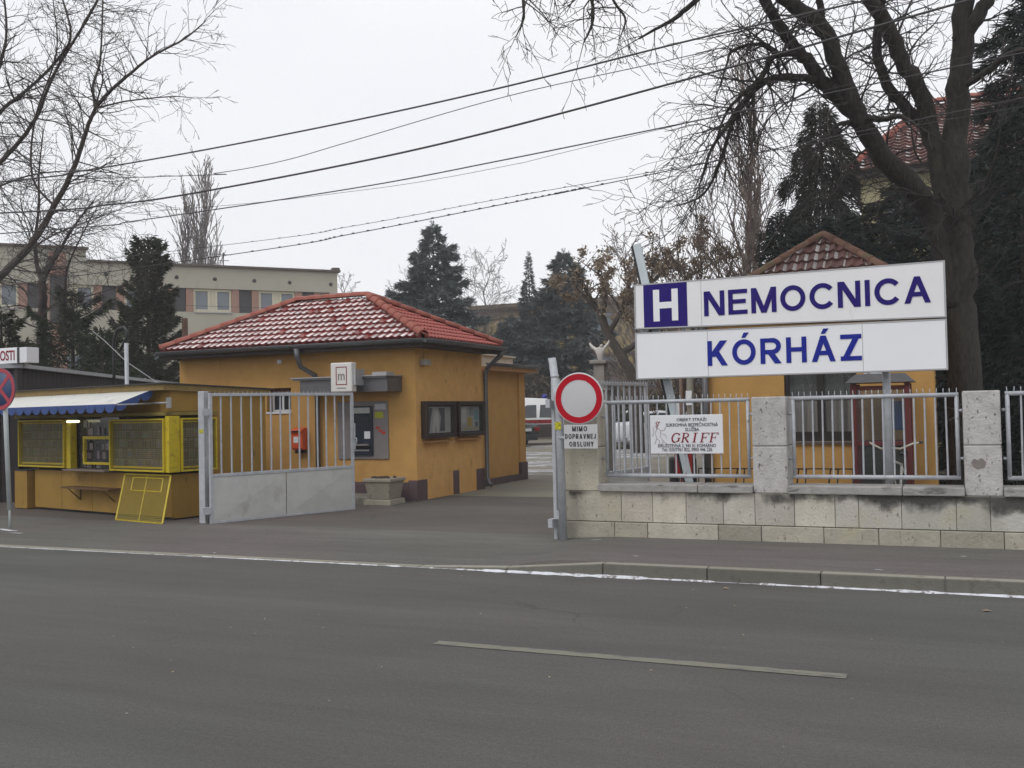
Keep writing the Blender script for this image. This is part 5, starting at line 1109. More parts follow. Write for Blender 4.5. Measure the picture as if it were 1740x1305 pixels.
limbs = [
 ([('w', .22, Yt, -.1), ('w', .22, Yt, .8), (1634, 560, Yt), (1628, 440, 17.2), (1626, 354, 17.1), (1624, 243, 17.), (1631, 126, 16.8), (1641, 0, 16.6), (1655, -160, 16.3)], .31, .12, 1.6, .5),
 ([(1625, 455, 17.2), (1606, 345, 17.1), (1590, 253, 17), (1568, 167, 16.7), (1533, 101, 16.4), (1502, 35, 16.1), (1467, -20, 15.8), (1430, -130, 15.5)], .17, .09, 1.5, .22),
 ([(1562, 205, 16.9), (1535, 178, 16.8), (1512, 152, 16.7), (1492, 100, 16.5), (1492, 45, 16.4), (1505, -40, 16.2)], .10, .06, 1.25, .11),
 ([(1622, 520, 17.25), (1598, 405, 17.1), (1558, 324, 16.8), (1502, 268, 16.3), (1462, 202, 15.9), (1431, 131, 15.6), (1396, 45, 15.2), (1340, 5, 14.9), (1290, -60, 14.6)], .20, .09, 1.5, .2),
 ([(1466, 210, 15.9), (1425, 165, 15.7), (1396, 137, 15.5), (1371, 101, 15.3), (1335, 60, 15.1), (1300, 0, 14.8), (1262, -70, 14.5)], .13, .065, 1.4, .18),
 ([(1385, 136, 15.4), (1330, 131, 15.1), (1295, 142, 14.9), (1260, 177, 14.7), (1235, 215, 14.5), (1209, 253, 14.4), (1190, 310, 14.3)], .065, .014, 1.25, .11),
 ([(1360, 90, 15.2), (1315, 96, 15), (1295, 131, 14.8), (1262, 160, 14.6), (1235, 190, 14.5), (1218, 235, 14.4)], .055, .012, 1.2, .11),
 ([(1322, 94, 14.9), (1290, 75, 14.8), (1245, 86, 14.6), (1235, 110, 14.5), (1222, 150, 14.4)], .035, .01, 1.0, .12),
 ([(1290, 145, 14.9), (1248, 200, 14.8), (1226, 270, 14.6), (1195, 330, 14.5), (1150, 350, 14.4)], .04, .01, 1.2, .11),
 ([(1262, -70, 14.5), (1184, 0, 14.2), (1148, 30, 14.1), (1113, 50, 14), (1085, 66, 13.9)], .05, .012, .8, .2),
 ([(1262, -70, 14.5), (1120, -120, 14), (1010, -60, 13.7), (1008, 30, 13.6), (992, 72, 13.5)], .06, .01, .8, .11),
 ([(1120, -120, 14), (960, -70, 13.5), (895, -20, 13.3), (890, 30, 13.2), (878, 60, 13.2)], .05, .008, .8, .11),
 ([(1060, -90, 13.9), (1040, -10, 13.8), (1062, 30, 13.8), (1055, 60, 13.7)], .03, .008, .7, .12),
 ([(1467, 203, 15.9), (1440, 208, 15.8), (1421, 214, 15.7), (1395, 240, 15.5)], .05, .015, 1.0, .25),
 ([(1470, 200, 15.9), (1500, 203, 15.8), (1530, 198, 15.6), (1560, 215, 15.5)], .06, .02, .9, .3),
 ([(1630, 70, 16.7), (1660, 30, 16.6), (1684, -20, 16.5), (1700, -90, 16.4)], .13, .08, 1.3, .35),
 ([(1632, 150, 16.8), (1676, 122, 16.5), (1720, 90, 16.2), (1780, 80, 16)], .06, .03, 1.2, .3),
 ([(1396, 45, 15.2), (1392, 0, 15), (1380, -60, 14.8)], .06, .04, 1.1, .3),
 ([(1626, 354, 17.1), (1660, 330, 16.8), (1690, 270, 16.5), (1700, 220, 16.3)], .03, .01, 1.0, .3),
]
traced_tree('big_bare_tree', 'huge dark bare tree with several crooked stems behind the hospital sign', (.36, Yt, 0), limbs, PR, M_barkR, M_twigR)
PL_ = dict(seg=.17, wob=.13, trop=.012, pk=.74, ang=(20, 50), rmin=.0046, r1=.02, lvl=2)
random.seed(77)
limbs = [
 ([('w', -23.5, 17.5, -.1), (-75, 600, 17.5), (-40, 505, 17.4), (0, 470, 17.3), (37, 434, 17.2), (70, 390, 17.1), (92, 350, 17), (125, 287, 16.9), (147, 221, 16.8), (162, 184, 16.7)], .125, .035, 1.5, .15),
 ([(162, 184, 16.7), (184, 158, 16.6), (221, 125, 16.5), (258, 96, 16.4), (313, 66, 16.3), (345, 40, 16.2)], .045, .012, 1.0, .13),
 ([(162, 184, 16.7), (158, 147, 16.7), (169, 110, 16.8), (173, 55, 16.8), (175, -20, 16.9)], .035, .015, 1.0, .13),
 ([(162, 184, 16.7), (221, 171, 16.5), (294, 164, 16.3), (330, 167, 16.2)], .022, .006, .7, .16),
 ([(-60, 420, 17.4), (-20, 300, 17.2), (0, 276, 17.1), (37, 235, 17), (66, 191, 16.9), (92, 125, 16.8), (154, 22, 16.6), (180, -30, 16.5)], .07, .02, 1.2, .14),
 ([(-60, 280, 17), (0, 191, 17), (40, 158, 16.9), (90, 110, 16.8), (120, 60, 16.7), (100, -20, 16.7)], .05, .02, 1.1, .13),
 ([(-60, 200, 16.5), (-20, 150, 16.5), (10, 70, 16.4), (5, -20, 16.4)], .05, .02, 1.1, .13),
 ([(92, 350, 17), (55, 300, 16.8), (60, 200, 16.7), (96, 90, 16.6), (90, 0, 16.6)], .03, .012, 1.0, .13),
 ([(-60, 340, 17), (0, 316, 16.8), (60, 296, 16.6), (150, 290, 16.4), (230, 300, 16.2)], .03, .006, .9, .13),
 ([(37, 434, 17.2), (90, 400, 17), (160, 372, 16.8), (220, 350, 16.6)], .025, .006, .9, .13),
]
traced_tree('bare_tree', 'bare winter tree with long rising limbs at the left edge', (-23.5, 17.5, 0), limbs, PL_, M_bark, M_twig)
PL2 = dict(PL_, trop=.02, r1=.016)
limbs = [
 ([('w', -25.0, 21.5, -.1), (70, 600, 21.5), (72, 540, 21.5), (73, 505, 21.4), (72, 477, 21.4)], .15, .11, 1.2, .5),
 ([(72, 480, 21.4), (62, 447, 21.4), (60, 405, 21.3), (66, 350, 21.2), (66, 294, 21.1), (74, 221, 21)], .07, .015, 1.3, .13),
 ([(72, 480, 21.4), (92, 443, 21.2), (116, 400, 21), (140, 365, 20.8), (160, 340, 20.6)], .06, .015, 1.2, .13),
 ([(74, 535, 21.4), (95, 515, 21.3), (130, 508, 21.1), (200, 488, 20.8), (245, 465, 20.5)], .035, .008, 1.1, .16),
 ([(110, 512, 21.2), (112, 470, 21.1), (118, 445, 21), (139, 400, 20.9), (160, 360, 20.8)], .045, .012, 1.2, .13),
 ([(72, 545, 21.4), (40, 520, 21.2), (10, 522, 21)], .03, .012, 1.0, .16), ([(70, 560, 21.5), (30, 540, 21.3), (0, 500, 21.2)], .025, .01, 1.0, .16)]
traced_tree('bare_tree', 'slender forked bare tree rising behind the dark shed', (-25, 21.5, 0), limbs, PL2, mat('reddish_bark', (.05, .032, .03), .9, .3, 12, .5, 40), M_twig)

def simple_bare(name, label, base, h, r_, limbs_n, P, mb, mt, spread, group=None, cat='bare tree'):
    t = thing(name, base, label, cat, group); gt, gc = MB(), MB(); b = Vector(base)
    n = 10; pts = [b+Vector((random.gauss(0, .03*i), random.gauss(0, .03*i), h*.96*i/n-.1*(i == 0))) for i in range(n+1)]; rs = [r_*(1-.9*i/n) for i in range(n+1)]
    gt.tube(pts, rs, 8); P = dict(P)
    for k in range(limbs_n):
        f = .12+.86*(k+.5)/limbs_n; i = min(n-1, int(f*n)); q = pts[i].lerp(pts[i+1], f*n-i); a = k*2.4+random.uniform(-.5, .5); 
        e = Vector((cos(a)*spread, sin(a)*spread, 1)).normalized()
        spawn(gc, q, e, P['len']*(1-.55*f)*random.uniform(.8, 1.2), max(P['rmin'], r_*.35*(1-f*.8)), P['lvl'], P)
    gt.build('trunk', mb, t); gc.build('crown', mt, t); return t
M_pop = mat('poplar_twig', srgb(116, 108, 104), .9, .15, 6); M_popb = mat('poplar_bark', srgb(88, 82, 78), .9, .2, 6)
random.seed(5)
PP = dict(seg=.8, wob=.07, trop=.10, pk=.85, ang=(8, 28), rmin=.022, r1=.05, lvl=2, len=7.5)
for (px, py, lab, hh) in ((343, 262, 'taller of the two columnar bare poplars behind the grey building', 0), (313, 303, 'shorter of the two columnar bare poplars behind the grey building', 1)):
    p = PZ(px, py, 82); b = (p.x, p.y, 0); simple_bare('poplar_tree', lab, b, p.z*.90, .28, 72 if not hh else 58, dict(PP, rmin=.028, len=5.2 if hh else 6.6), M_popb, M_pop, .20, cat='poplar')
PB = dict(seg=.3, wob=.13, trop=-.01, pk=.85, ang=(20, 50), rmin=.011, r1=.03, lvl=3, len=2.6)
M_birch = mat('grey_birch_twig', srgb(120, 112, 112), .9, .12, 6)
for px, py, Z_, lab, hh in ((822, 425, 64, 'pale bare birch to the right of the tall blue spruce', 3.6), (700, 468, 62, 'small pale bare tree left of the tall blue spruce', 3.0), (588, 468, 60, 'tiny bare treetop beside the end of the grey building', 2.4), (1075, 395, 40, 'fine bare treetop above the brown leaved oak', 2.6)):
    p = PZ(px, py, Z_); simple_bare('bare_tree', lab, (p.x, p.y, 0), p.z, .14, 36, dict(PB, len=hh), M_birch, M_birch, .75)
PW = dict(seg=.3, wob=.09, trop=.03, pk=.85, ang=(12, 35), rmin=.010, r1=.03, lvl=2, len=3.4)
p = PZ(1262, 95, 32); simple_bare('tall_bare_birch', 'tall slender bare birch between the hospital sign and the big tree', (p.x, p.y, 0), p.z, .20, 60, PW, mat('birch_bark', srgb(126, 116, 106), .9, .2, 6), mat('birch_twig', srgb(104, 90, 84), .9, .15, 6), .30)
for px, dx_, lab in ((1215, 0, 'thin bare sapling behind the upper edge of the hospital sign'), (1150, 0, 'spreading bare shrub behind the left part of the hospital sign')):
    p = PZ(px, 330 if px > 1200 else 420, 22); simple_bare('bare_sapling', lab, (p.x, p.y, 0), p.z, .07, 34, dict(PW, rmin=.006, len=2.6, trop=.03), M_bark, mat('sapling_twig', srgb(84, 70, 62), .9, .15, 6), .6)

# ---- conifers and leaf clouds
def cardmesh(name, P, D, Ln, Wd, m, parent, bend=.0):
    N = len(P); D = D/np.linalg.norm(D, axis=1, keepdims=True)
    rn = rng.normal(size=(N, 3)); Sd = np.cross(D, rn); Sd /= np.linalg.norm(Sd, axis=1, keepdims=True)+1e-9
    Ln = Ln[:, None]; Wd = Wd[:, None]; off = np.array(parent.location)
    V = np.stack([P, P+D*Ln*.45+Sd*Wd*.5, P+D*Ln, P+D*Ln*.45-Sd*Wd*.5], 1).reshape(-1, 3)-off
    me = bpy.data.meshes.new(name); me.vertices.add(4*N); me.vertices.foreach_set('co', V.astype(np.float32).ravel())
    me.loops.add(4*N); me.loops.foreach_set('vertex_index', np.arange(4*N, dtype=np.int32)); me.polygons.add(N); me.polygons.foreach_set('loop_start', np.arange(0, 4*N, 4, dtype=np.int32)); me.polygons.foreach_set('loop_total', np.full(N, 4, np.int32))
    me.update(); me.validate(); me.materials.append(m); o = bpy.data.objects.new(name, me); COL.objects.link(o); o.parent = parent; return o
M_spr = mat('blue_spruce_needles', (.065, .080, .080), .8, .2, 1.0, col2=(.14, .16, .16), island=.28, spec=.2)
M_sprd = mat('dark_spruce_needles', (.018, .024, .021), .8, .2, 1.6, col2=(.038, .050, .044), island=.28, spec=.15)
M_sprb = mat('weeping_spruce_needles', (.026, .026, .020), .85, .2, 1.6, col2=(.050, .052, .042), island=.28, spec=.15)
M_thu = mat('thuja_leaf', (.034, .038, .022), .85, .25, 1.2, col2=(.070, .078, .045), island=.3, spec=.15, stain=((.10, .06, .035), 1.4, .60, .08, (1, 1, 1)))
M_pine = mat('pine_needles', (.025, .034, .022), .85, .25, 1.2, col2=(.062, .072, .042), island=.3, spec=.15, stain=((.20, .13, .05), 1.6, .63, .06, (1, 1, 1)))
def conifer(name, label, base, h, R_, m, seed, nbr=90, dens=75, droop=.5, cl=.24, cw=.075, z0=.6, pw=.85, rough=.35, cat='spruce', irregular=.25, trunkr=.13, group=None, lift=.1):
    rg = np.random.default_rng(seed); t = thing(name, base, label, cat, group); b = np.array(base)
    g = MB(); g.tube([(base[0], base[1], -.1), (base[0]+.02, base[1], h*.5), (base[0], base[1], h*.99)], [trunkr, trunkr*.55, .012], 8)
    Ps, Ds, Ls, Ws = [], [], [], []
    for k in range(nbr):
        f = (k+rg.random())/nbr; z = z0+(h-z0)*(1-(1-f)**1.25)*.985; tt = (h-z)/(h-z0*.3); L = R_*(tt**pw)*rg.uniform(1-irregular, 1+irregular*.55)+.06
        az_ = k*2.399+rg.normal()*.3; ca, sa = cos(az_), sin(az_); n = max(6, int(dens*L*(.7+.3*L)))
        s = np.sqrt(rg.random(n)*.97+.03); lat = rg.normal(size=n)*.17*L*(1.15-s)*1.6
        dz = L*(lift*s-droop*s**2+.16*s**4)-abs(lat)*.25-rg.random(n)*.13*(1+droop)
        x = s*L; P = np.stack([b[0]+x*ca-lat*sa, b[1]+x*sa+lat*ca, z+dz], 1)
        fan = np.sign(lat)*rg.uniform(.2, 1.1, n)
        D = np.stack([ca*np.cos(fan)-sa*np.sin(fan), sa*np.cos(fan)+ca*np.sin(fan), -droop*.5-.1+rg.normal(size=n)*.45], 1)
        Ps.append(P); Ds.append(D); Ls.append(rg.uniform(.6, 1.25, n)*cl*(.55+.45*min(1, L))); Ws.append(rg.uniform(.7, 1.3, n)*cw)
        if L > .4: g.tube([(b[0], b[1], z), (b[0]+ca*L*.5, b[1]+sa*L*.5, z+L*(lift*.5-droop*.25)), (b[0]+ca*L*.9, b[1]+sa*L*.9, z+L*(lift*.9-droop*.81+.105))], [.028, .018, .006], 4, False)
    n = 40; zz = h-rg.random(n)*.6; Ps.append(np.stack([b[0]+rg.normal(size=n)*.02, b[1]+rg.normal(size=n)*.02, zz], 1)); Ds.append(np.stack([rg.normal(size=n)*.6, rg.normal(size=n)*.6, np.full(n, .8)], 1)); Ls.append(np.full(n, cl*.6)); Ws.append(np.full(n, cw*.7))
    g.build('trunk', M_bark, t); cardmesh('crown', np.concatenate(Ps), np.concatenate(Ds), np.concatenate(Ls), np.concatenate(Ws), m, t); return t
def con_at(px, py, Z_, *a, **k):
    p = PZ(px, py, Z_); return (round(p.x, 2), round(p.y, 2), 0), p.z
b, h = con_at(735, 378, 58); conifer('blue_spruce', 'tall broad blue spruce rising behind the red tiled gatehouse roof', b, h, 4.9, M_spr, 1, 150, 170, .30, .42, .065, 1, .80, lift=.26, irregular=.5)
b, h = con_at(898, 430, 62); conifer('blue_spruce', 'thin topped spruce with sparse leader, second from left behind the gatehouse', b, h, 4.3, M_spr, 2, 120, 170, .3, .42, .065, .6, 1.6, lift=.26, irregular=.5)
b, h = con_at(957, 424, 60); conifer('blue_spruce', 'dense dark blue spruce nearest the white statue', b, h, 3.7, M_spr, 3, 125, 190, .34, .42, .065, .5, .66, irregular=.5, lift=.24)
b, h = con_at(868, 535, 64); conifer('blue_spruce', 'low bushy spruce right of the annex parapet', b, h, 3.6, M_spr, 12, 70, 170, .3, .42, .065, .5, .6, irregular=.45)
b, h = con_at(1392, 160, 25); conifer('weeping_spruce', 'drooping brown green spruce left of the big bare tree', b, h, 1.85, M_sprb, 4, 120, 330, 1.3, .26, .03, 3.2, .6, irregular=.6, lift=.55)
b, h = con_at(1325, 350, 24); conifer('dark_spruce', 'dark spruce behind the left side of the lodge roof', b, h, 1.9, M_sprd, 5, 80, 300, .4, .24, .034, 1, .6, irregular=.5)
b, h = con_at(1535, 300, 25); conifer('dark_spruce', 'dark spruce behind the right side of the lodge roof', b, h, 2.8, M_sprd, 6, 110, 260, .4, .24, .034, 1, .55, irregular=.5)
b, h = con_at(1425, 350, 23); conifer('dark_spruce', 'lower dark spruce directly behind the lodge roof top', b, h, 1.7, M_sprd, 16, 80, 300, .4, .24, .034, 1, .5, irregular=.5)
b, h = con_at(1705, 240, 25); conifer('dark_spruce', 'dark spruce filling the gap right of the big bare trunk', b, h, 2.5, M_sprd, 26, 110, 250, .45, .26, .036, 1, .55, irregular=.5)
b, h = con_at(1775, -60, 20); conifer('dark_spruce', 'tall near black spruce at the right edge', b, h, 2.7, M_sprd, 7, 150, 230, .5, .26, .034, .8, .45, irregular=.6)
b, h = con_at(1735, 330, 17.5); conifer('dark_spruce', 'short near black spruce behind the rightmost fence panel', b, h, 1.5, M_sprd, 8, 80, 330, .5, .22, .03, .3, .5, irregular=.5)
b, h = con_at(250, 402, 33); conifer('thuja_tree', 'narrow dark green conifer in front of the long grey building', b, h, 1.15, M_thu, 9, 120, 330, .1, .24, .045, .3, .42, irregular=.6, cat='conifer', lift=.6)
b, h = con_at(122, 492, 29); conifer('pine_tree', 'bushy pine with yellowing needles behind the dark shed', b, h, 1.35, M_pine, 10, 60, 260, .0, .28, .035, .3, .38, irregular=.7, cat='pine', lift=.5)
b, h = con_at(172, 560, 27); conifer('pine_tree', 'smaller dark pine between the bushy pine and the narrow conifer', b, h, .95, M_pine, 20, 45, 260, .0, .26, .035, .3, .4, irregular=.6, cat='pine', lift=.45)
b, h = con_at(2, 525, 25); conifer('dark_shrub', 'dark evergreen shrub at the left edge above the light box', b, h, .95, M_thu, 11, 60, 260, .1, .24, .05, .3, .4, irregular=.5, cat='shrub', lift=.4)
# brown leaved oak
random.seed(44)
PO = dict(seg=.3, wob=.2, trop=.0, pk=.6, ang=(25, 65), rmin=.010, r1=.035, lvl=2)
Yo = 33
limbs = [([('w', PY(1085, 690, Yo).x, Yo, -.1), (1078, 655, Yo), (1058, 608, Yo), (1035, 570, Yo), (1018, 530, Yo)], .22, .13, 1.2, 1.),
 ([(1020, 535, Yo), (1000, 500, Yo), (985, 470, Yo-.4), (978, 462, Yo-.6)], .10, .03, 1.1, .4), ([(1022, 540, Yo), (1030, 500, Yo), (1020, 470, Yo), (1012, 462, Yo)], .10, .03, 1.1, .4),
 ([(1035, 565, Yo), (1060, 520, Yo), (1068, 480, Yo-.5), (1080, 450, Yo-.8), (1090, 440, Yo-1)], .10, .03, 1.2, .4), ([(1060, 520, Yo), (1100, 485, Yo-.8), (1130, 460, Yo-1), (1150, 452, Yo-1.2)], .1, .03, 1.2, .4), ([(1055, 600, Yo), (1110, 560, Yo+.5), (1160, 480, Yo+1), (1190, 460, Yo+1)], .12, .04, 1.5, .6)]
oak, gc = traced_tree('oak_tree', 'oak with clinging brown leaves between the statue and the hospital sign', (PY(1085, 690, Yo).x, Yo, 0), limbs, PO, M_bark, M_twig, cat='oak')
tips = np.array(gc.v[::3]); idx = rng.choice(len(tips), 1000)
C = tips[idx]; C = C[C[:, 2] > 4.4]; P = np.repeat(C, 9, 0)+rng.normal(size=(len(C)*9, 3))*.09
cardmesh('leaves', P, rng.normal(size=P.shape), rng.uniform(.08, .17, len(P)), rng.uniform(.05, .09, len(P)), mat('brown_leaf', (.15, .105, .065), .8, .25, 2, col2=(.30, .235, .165), island=.25), oak)
# brown hedge behind the parked cars
def hedge(name, label, x0, x1, y, h, th, m, n, seed, cat='hedge'):
    rg = np.random.default_rng(seed); t = thing(name, ((x0+x1)/2, y, 0), label, cat)
    xs_ = rg.uniform(x0, x1, n); hh = h*(.86+.14*np.sin(xs_*1.3+seed)+.08*np.sin(xs_*3.9)); z = hh*rg.random(n)**.75
    P = np.stack([xs_, y+rg.normal(size=n)*th*.4, z], 1); D = np.stack([rg.normal(size=n)*.6, rg.normal(size=n)*.6, rg.uniform(-.2, 1.2, n)], 1)
    cardmesh('foliage', P, D, rg.uniform(.15, .45, n), rg.uniform(.03, .09, n), m, t); g = MB()
    random.seed(seed)
    for k in range(int((x1-x0)*2.5)):
        x = random.uniform(x0, x1); spawn(g, Vector((x, y+random.uniform(-th, th)*.3, 0)), Vector((random.gauss(0, .3), random.gauss(0, .2), 1)).normalized(), h*random.uniform(.8, 1.1), .04, 1, dict(seg=.4, wob=.12, trop=.02, pk=.6, ang=(20, 50), rmin=.012))
    g.build('stems', M_twig, t); return t
M_hedge = mat('withered_hedge', (.055, .042, .032), .9, .25, 1.0, col2=(.11, .088, .066), island=.3)
hedge('withered_hedge', 'tall brown withered hedge behind the parked ambulance', -26, -9, 49.5, 3.6, 1.6, M_hedge, 14000, 3)
hedge('low_shrubs', 'low dull green and brown shrubs behind the parked white cars', -14, -3, 40, 1.9, 1.4, mat('dull_shrub', (.05, .052, .03), .9, .25, 1.0, col2=(.10, .10, .06), island=.3), 6000, 4, 'shrubs')

# ================================================================ buildings far behind
M_hw = mat('grey_render', srgb(176, 172, 158), .9, .04, .6, .1, 20, stain=(srgb(150, 146, 134), .7, .58, .2, (1, 1, .4)))
M_pink = mat('salmon_panel', srgb(160, 128, 114), .85, .08, 2); M_dpan = mat('dark_panel', srgb(70, 68, 70), .6, .1, 3); M_wfr = mat('window_cream', srgb(206, 200, 178), .6, .05, 3)
M_wgl = mat('far_glass', srgb(118, 126, 134), .15, .12, .8, spec=.7)
def depthZ(px): return 50*(4400-573)/(4400-px)
A3 = PZ(573, 463, 50); A3b = PZ(0, 443, depthZ(0)); dirv = Vector((A3.x-A3b.x, A3.y-A3b.y, 0)).normalized(); HL = 62.0
HO = Vector((A3.x, A3.y, 0)); Hang = math.degrees(atan2(dirv.y, dirv.x)); HM = frameM(HO, Hang)
def hloc(px, py):     # local x along the facade, z
    d = ray(px, py); nrm = Vector((-dirv.y, dirv.x, 0)); t = ((HO-Vector((0, 0, EYE))).dot(nrm))/d.dot(nrm); p = Vector((0, 0, EYE))+d*t
    return (p-HO).dot(dirv), p.z
HB = thing('clinic_building', (HO.x, HO.y, 0), 'long pale grey flat roofed building with salmon window bands at left', 'building')
Hz = A3.z
zt1, zb1 = hloc(462, 494)[1], hloc(462, 533)[1]
g = MB(HM)
g.box(-HL, 0, .0, 14, 0, zb1); g.box(-HL, 0, .0, 14, zt1, Hz); g.box(-HL, 0, .3, 14, zb1, zt1); g.box(-.4, 0, 0, .3, zb1, zt1)
g.build('wall', M_hw, HB)
xt = hloc(146, 440)[0]
g = MB(HM); g.box(-HL, xt, -.05, 13.9, Hz, Hz+.55); g.build('raised_parapet', M_hw, HB)
g = MB(HM); g.box(xt, .12, -.15, .12, Hz, Hz+.10); g.box(-HL, xt+.1, -.2, .1, Hz+.551, Hz+.65); g.box(-.02, .14, -.14, 13, Hz+.001, Hz+.099); g.box(-.25, .1, -.12, .3, Hz+.1, Hz+.22); g.build('roof_edge', mat('roof_edge_metal', srgb(92, 82, 76), .6, .1, 3), HB)
per = hloc(428, 510)[0]-hloc(316, 510)[0]; x = hloc(428, 510)[0]
def vent(xv, zv):
    g = MB(HM); g.lathe([(.09, 0), (.09, .03)], HM.inverted() @ (HM @ Vector((xv, -.001, zv))), (0, -1, 0), 10); g.build('vent', M_dpan, HB)
k = -2
while True:
    xs0 = x-k*per
    if xs0 < -HL+per: break
    w1 = per*.57; segs = [('pink', 0, .115), ('win', .115, .60), ('win2', .60, .0), ('pink', .685, .81), ('dark', .81, 1.0)]
    a = xs0
    def seg(u0, u1, m, nm, d=.05, y1=.3):
        g = MB(HM); g.box(a+per*u0+.01, min(-.42, a+per*u1-.01), d, y1-.002, zb1+.01, zt1-.01); return g.build(nm, m, HB)
    if a+per*.115 < -.5: seg(0, .115, M_pink, 'salmon_panel')
    if a+per*.60 < -.5:
        g = MB(HM); u0, u1 = a+per*.115, a+per*.69; mid = (u0+u1)/2
        g.box(u0, u1, .12, .2, zb1+.01, zb1+.14); g.box(u0, u1, .12, .2, zt1-.12, zt1-.01)
        for c0, c1 in ((u0, u0+.1), (mid-.22, mid-.12), (mid-.03, mid+.03), (mid+.12, mid+.22), (u1-.1, u1)): g.box(c0, c1, .12, .2, zb1+.141, zt1-.121)
        g.box(mid-.119, mid+.119, .15, .19, zb1+.142, zt1-.122)
        wo = g.build('window', M_wfr, HB); g = MB(HM); g.box(u0, u1, .2, .22, zb1+.02, zt1-.02); g.build('pane', M_wgl, wo)
        g = MB(HM); g.box(u0-.02, u1+.02, -.05, .11, zb1-.04, zb1+.0); g.build('sill', M_alu, wo)
    if a+per*.81 < -.5: seg(.69, .81, M_pink, 'salmon_panel')
    if a+per < -.5: seg(.81, 1.0, M_dpan, 'dark_panel', .12)
    # lower storey windows
    for zz0 in (zb1-3.3,):
        if a+per*.6 < -.5 and zz0 > 0:
            g = MB(HM); g.box(a+per*.115, a+per*.68, -.03, -.001, zz0, zz0+1.3); wo = g.build('window', M_wfr, HB); g = MB(HM); g.box(a+per*.13, a+per*.385, -.04, -.031, zz0+.08, zz0+1.22); g.box(a+per*.405, a+per*.665, -.04, -.031, zz0+.08, zz0+1.22); g.build('pane', M_wgl, wo)
    k += 1
for pxv, pyv in ((300, 471), (365, 474), (432, 477), (492, 480), (562, 483), (235, 468), (180, 466)):
    xv, zv = hloc(pxv, pyv); vent(xv, zv)
# vertical stair strip on the left part
u0, z_ = hloc(83, 500); u1, _ = hloc(113, 500); g = MB(HM); g.box(u0, u1, -.06, -.001, 3, Hz+.4); g.build('stair_strip', M_pink, HB); g = MB(HM); g.box(u0+.05, u1-.05, -.12, -.061, zb1-.6, zt1+.35); g.build('stair_window', M_dpan, HB)
g = MB(HM); xa_ = hloc(398, 440)[0]; g.tube([(xa_, 3, Hz), (xa_, 3, Hz+1.2)], .03, 5); g.tube([(xa_-.4, 3, Hz+1.1), (xa_+.4, 3, Hz+1.1)], .02, 4); g.tube([(xa_-.3, 3, Hz+.8), (xa_+.3, 3, Hz+.8)], .02, 4); g.build('antenna', M_dark, HB)
# rusty pipe stub above the gatehouse roof
t = thing('rusty_stack', (-19.0, 24, 0), 'rusty flue pipe rising behind the left slope of the gatehouse roof', 'pipe'); p = PY(314, 541, 24); g = MB(); g.tube([(p.x, 24, 0), (p.x, 24, p.z)], .09, 8); g.build('pipe', mat('rust', (.09, .045, .03), .9, .3, 6), t)

# yellow ward building behind the spruces
YB = thing('yellow_ward_building', (-22, 68, 0), 'old yellow plastered two storey building behind the blue spruces', 'building')
M_yw = mat('old_yellow_plaster', (.27, .215, .10), .9, .12, .5, .1, 10, col2=(.33, .27, .135), stain=((.20, .15, .09), .8, .58, .15, (1, 1, .5)))
y0 = 68; zr = PY(860, 516, y0).z; x0, x1 = PY(828, 520, y0).x-1, PY(1215, 520, y0).x
g = MB(); g.box(x0, x1, y0, y0+12, 0, zr-.5); g.build('wall', M_yw, YB); g = MB(); g.box(x0-.3, x1+.3, y0-.35, y0+12, zr-.5, zr-.36); g.box(x0-.1, x1+.1, y0-.12, y0+11, zr-1.1, zr-.501); g.box(x0-.4, x1+.4, y0-.45, y0+12, zr-.35, zr-.05); g.build('cornice', mat('grey_cornice', srgb(104, 92, 76), .9, .1, 1), YB)
M_ywin = mat('old_window_frame', srgb(110, 92, 66), .7)
for pxw in (880, 948, 1022, 1096, 1170):
    xc = PY(pxw, 545, y0).x
    for zc in (PY(1022, 545, y0).z-.1, PY(1022, 545, y0).z-3.7):
        g = MB(); g.box(xc-.95, xc+.95, y0-.06, y0-.002, zc-1.25, zc+1.25); wo = g.build('window', M_ywin, YB)
        g = MB()
        for a, b_ in ((-.8, -.05), (.05, .8)):
            for c, d in ((-1.1, .25), (.37, 1.1)): g.box(xc+a, xc+b_, y0-.075, y0-.061, zc+c, zc+d)
        g.build('pane', M_wgl, wo); g = MB(); g.box(xc-1.15, xc+1.15, y0-.2, y0-.002, zc+1.27, zc+1.42); g.build('lintel', M_ywin, wo)

# villa with big red tile roof behind the big tree
VB = thing('tiled_villa', (1.5, 42, 0), 'large old villa with steep red tiled roof behind the bare tree at right', 'building')
y0 = 38; e = PY(1440, 292, y0); x0 = e.x; x1 = x0+15; ze = e.z; yr = y0+6
ap = PY(1580, 178, yr); 
g = MB(); g.box(x0+.4, x1-.4, y0+.4, y0+12, 0, ze-.1); g.build('wall', mat('villa_plaster', (.26, .235, .13), .9, .12, .6, .1, 10, col2=(.34, .31, .19)), VB)
M_vt = mat('villa_tile', (.13, .055, .045), .7, .15, 1.2, col2=(.19, .085, .07), tint=True)
g = MB(); random.seed(2); A, B, C, D = (x0, y0, ze), (x1, y0, ze), (x1, y0+12.4, ze), (x0, y0+12.4, ze); zr = ap.z; Lr, Rr = (ap.x, yr, zr), (x1-(ap.x-x0), yr, zr)
tile_slope(g, A, B, Rr, Lr, 20, .38, amp=.06, step=.09, nsub=6, pale_bands=.8); tile_slope(g, D, A, Lr, Lr, 22, .38, amp=.05, step=.08, nsub=4); tile_slope(g, B, C, Rr, Rr, 22, .38, amp=.05, step=.08, nsub=4)
ro = g.build('roof', M_vt, VB); g = MB()
for a, b_ in ((A, Lr), (B, Rr), (Lr, Rr)): hip_caps(g, Vector(a)+dn*2, Vector(b_)+dn*2, .16)
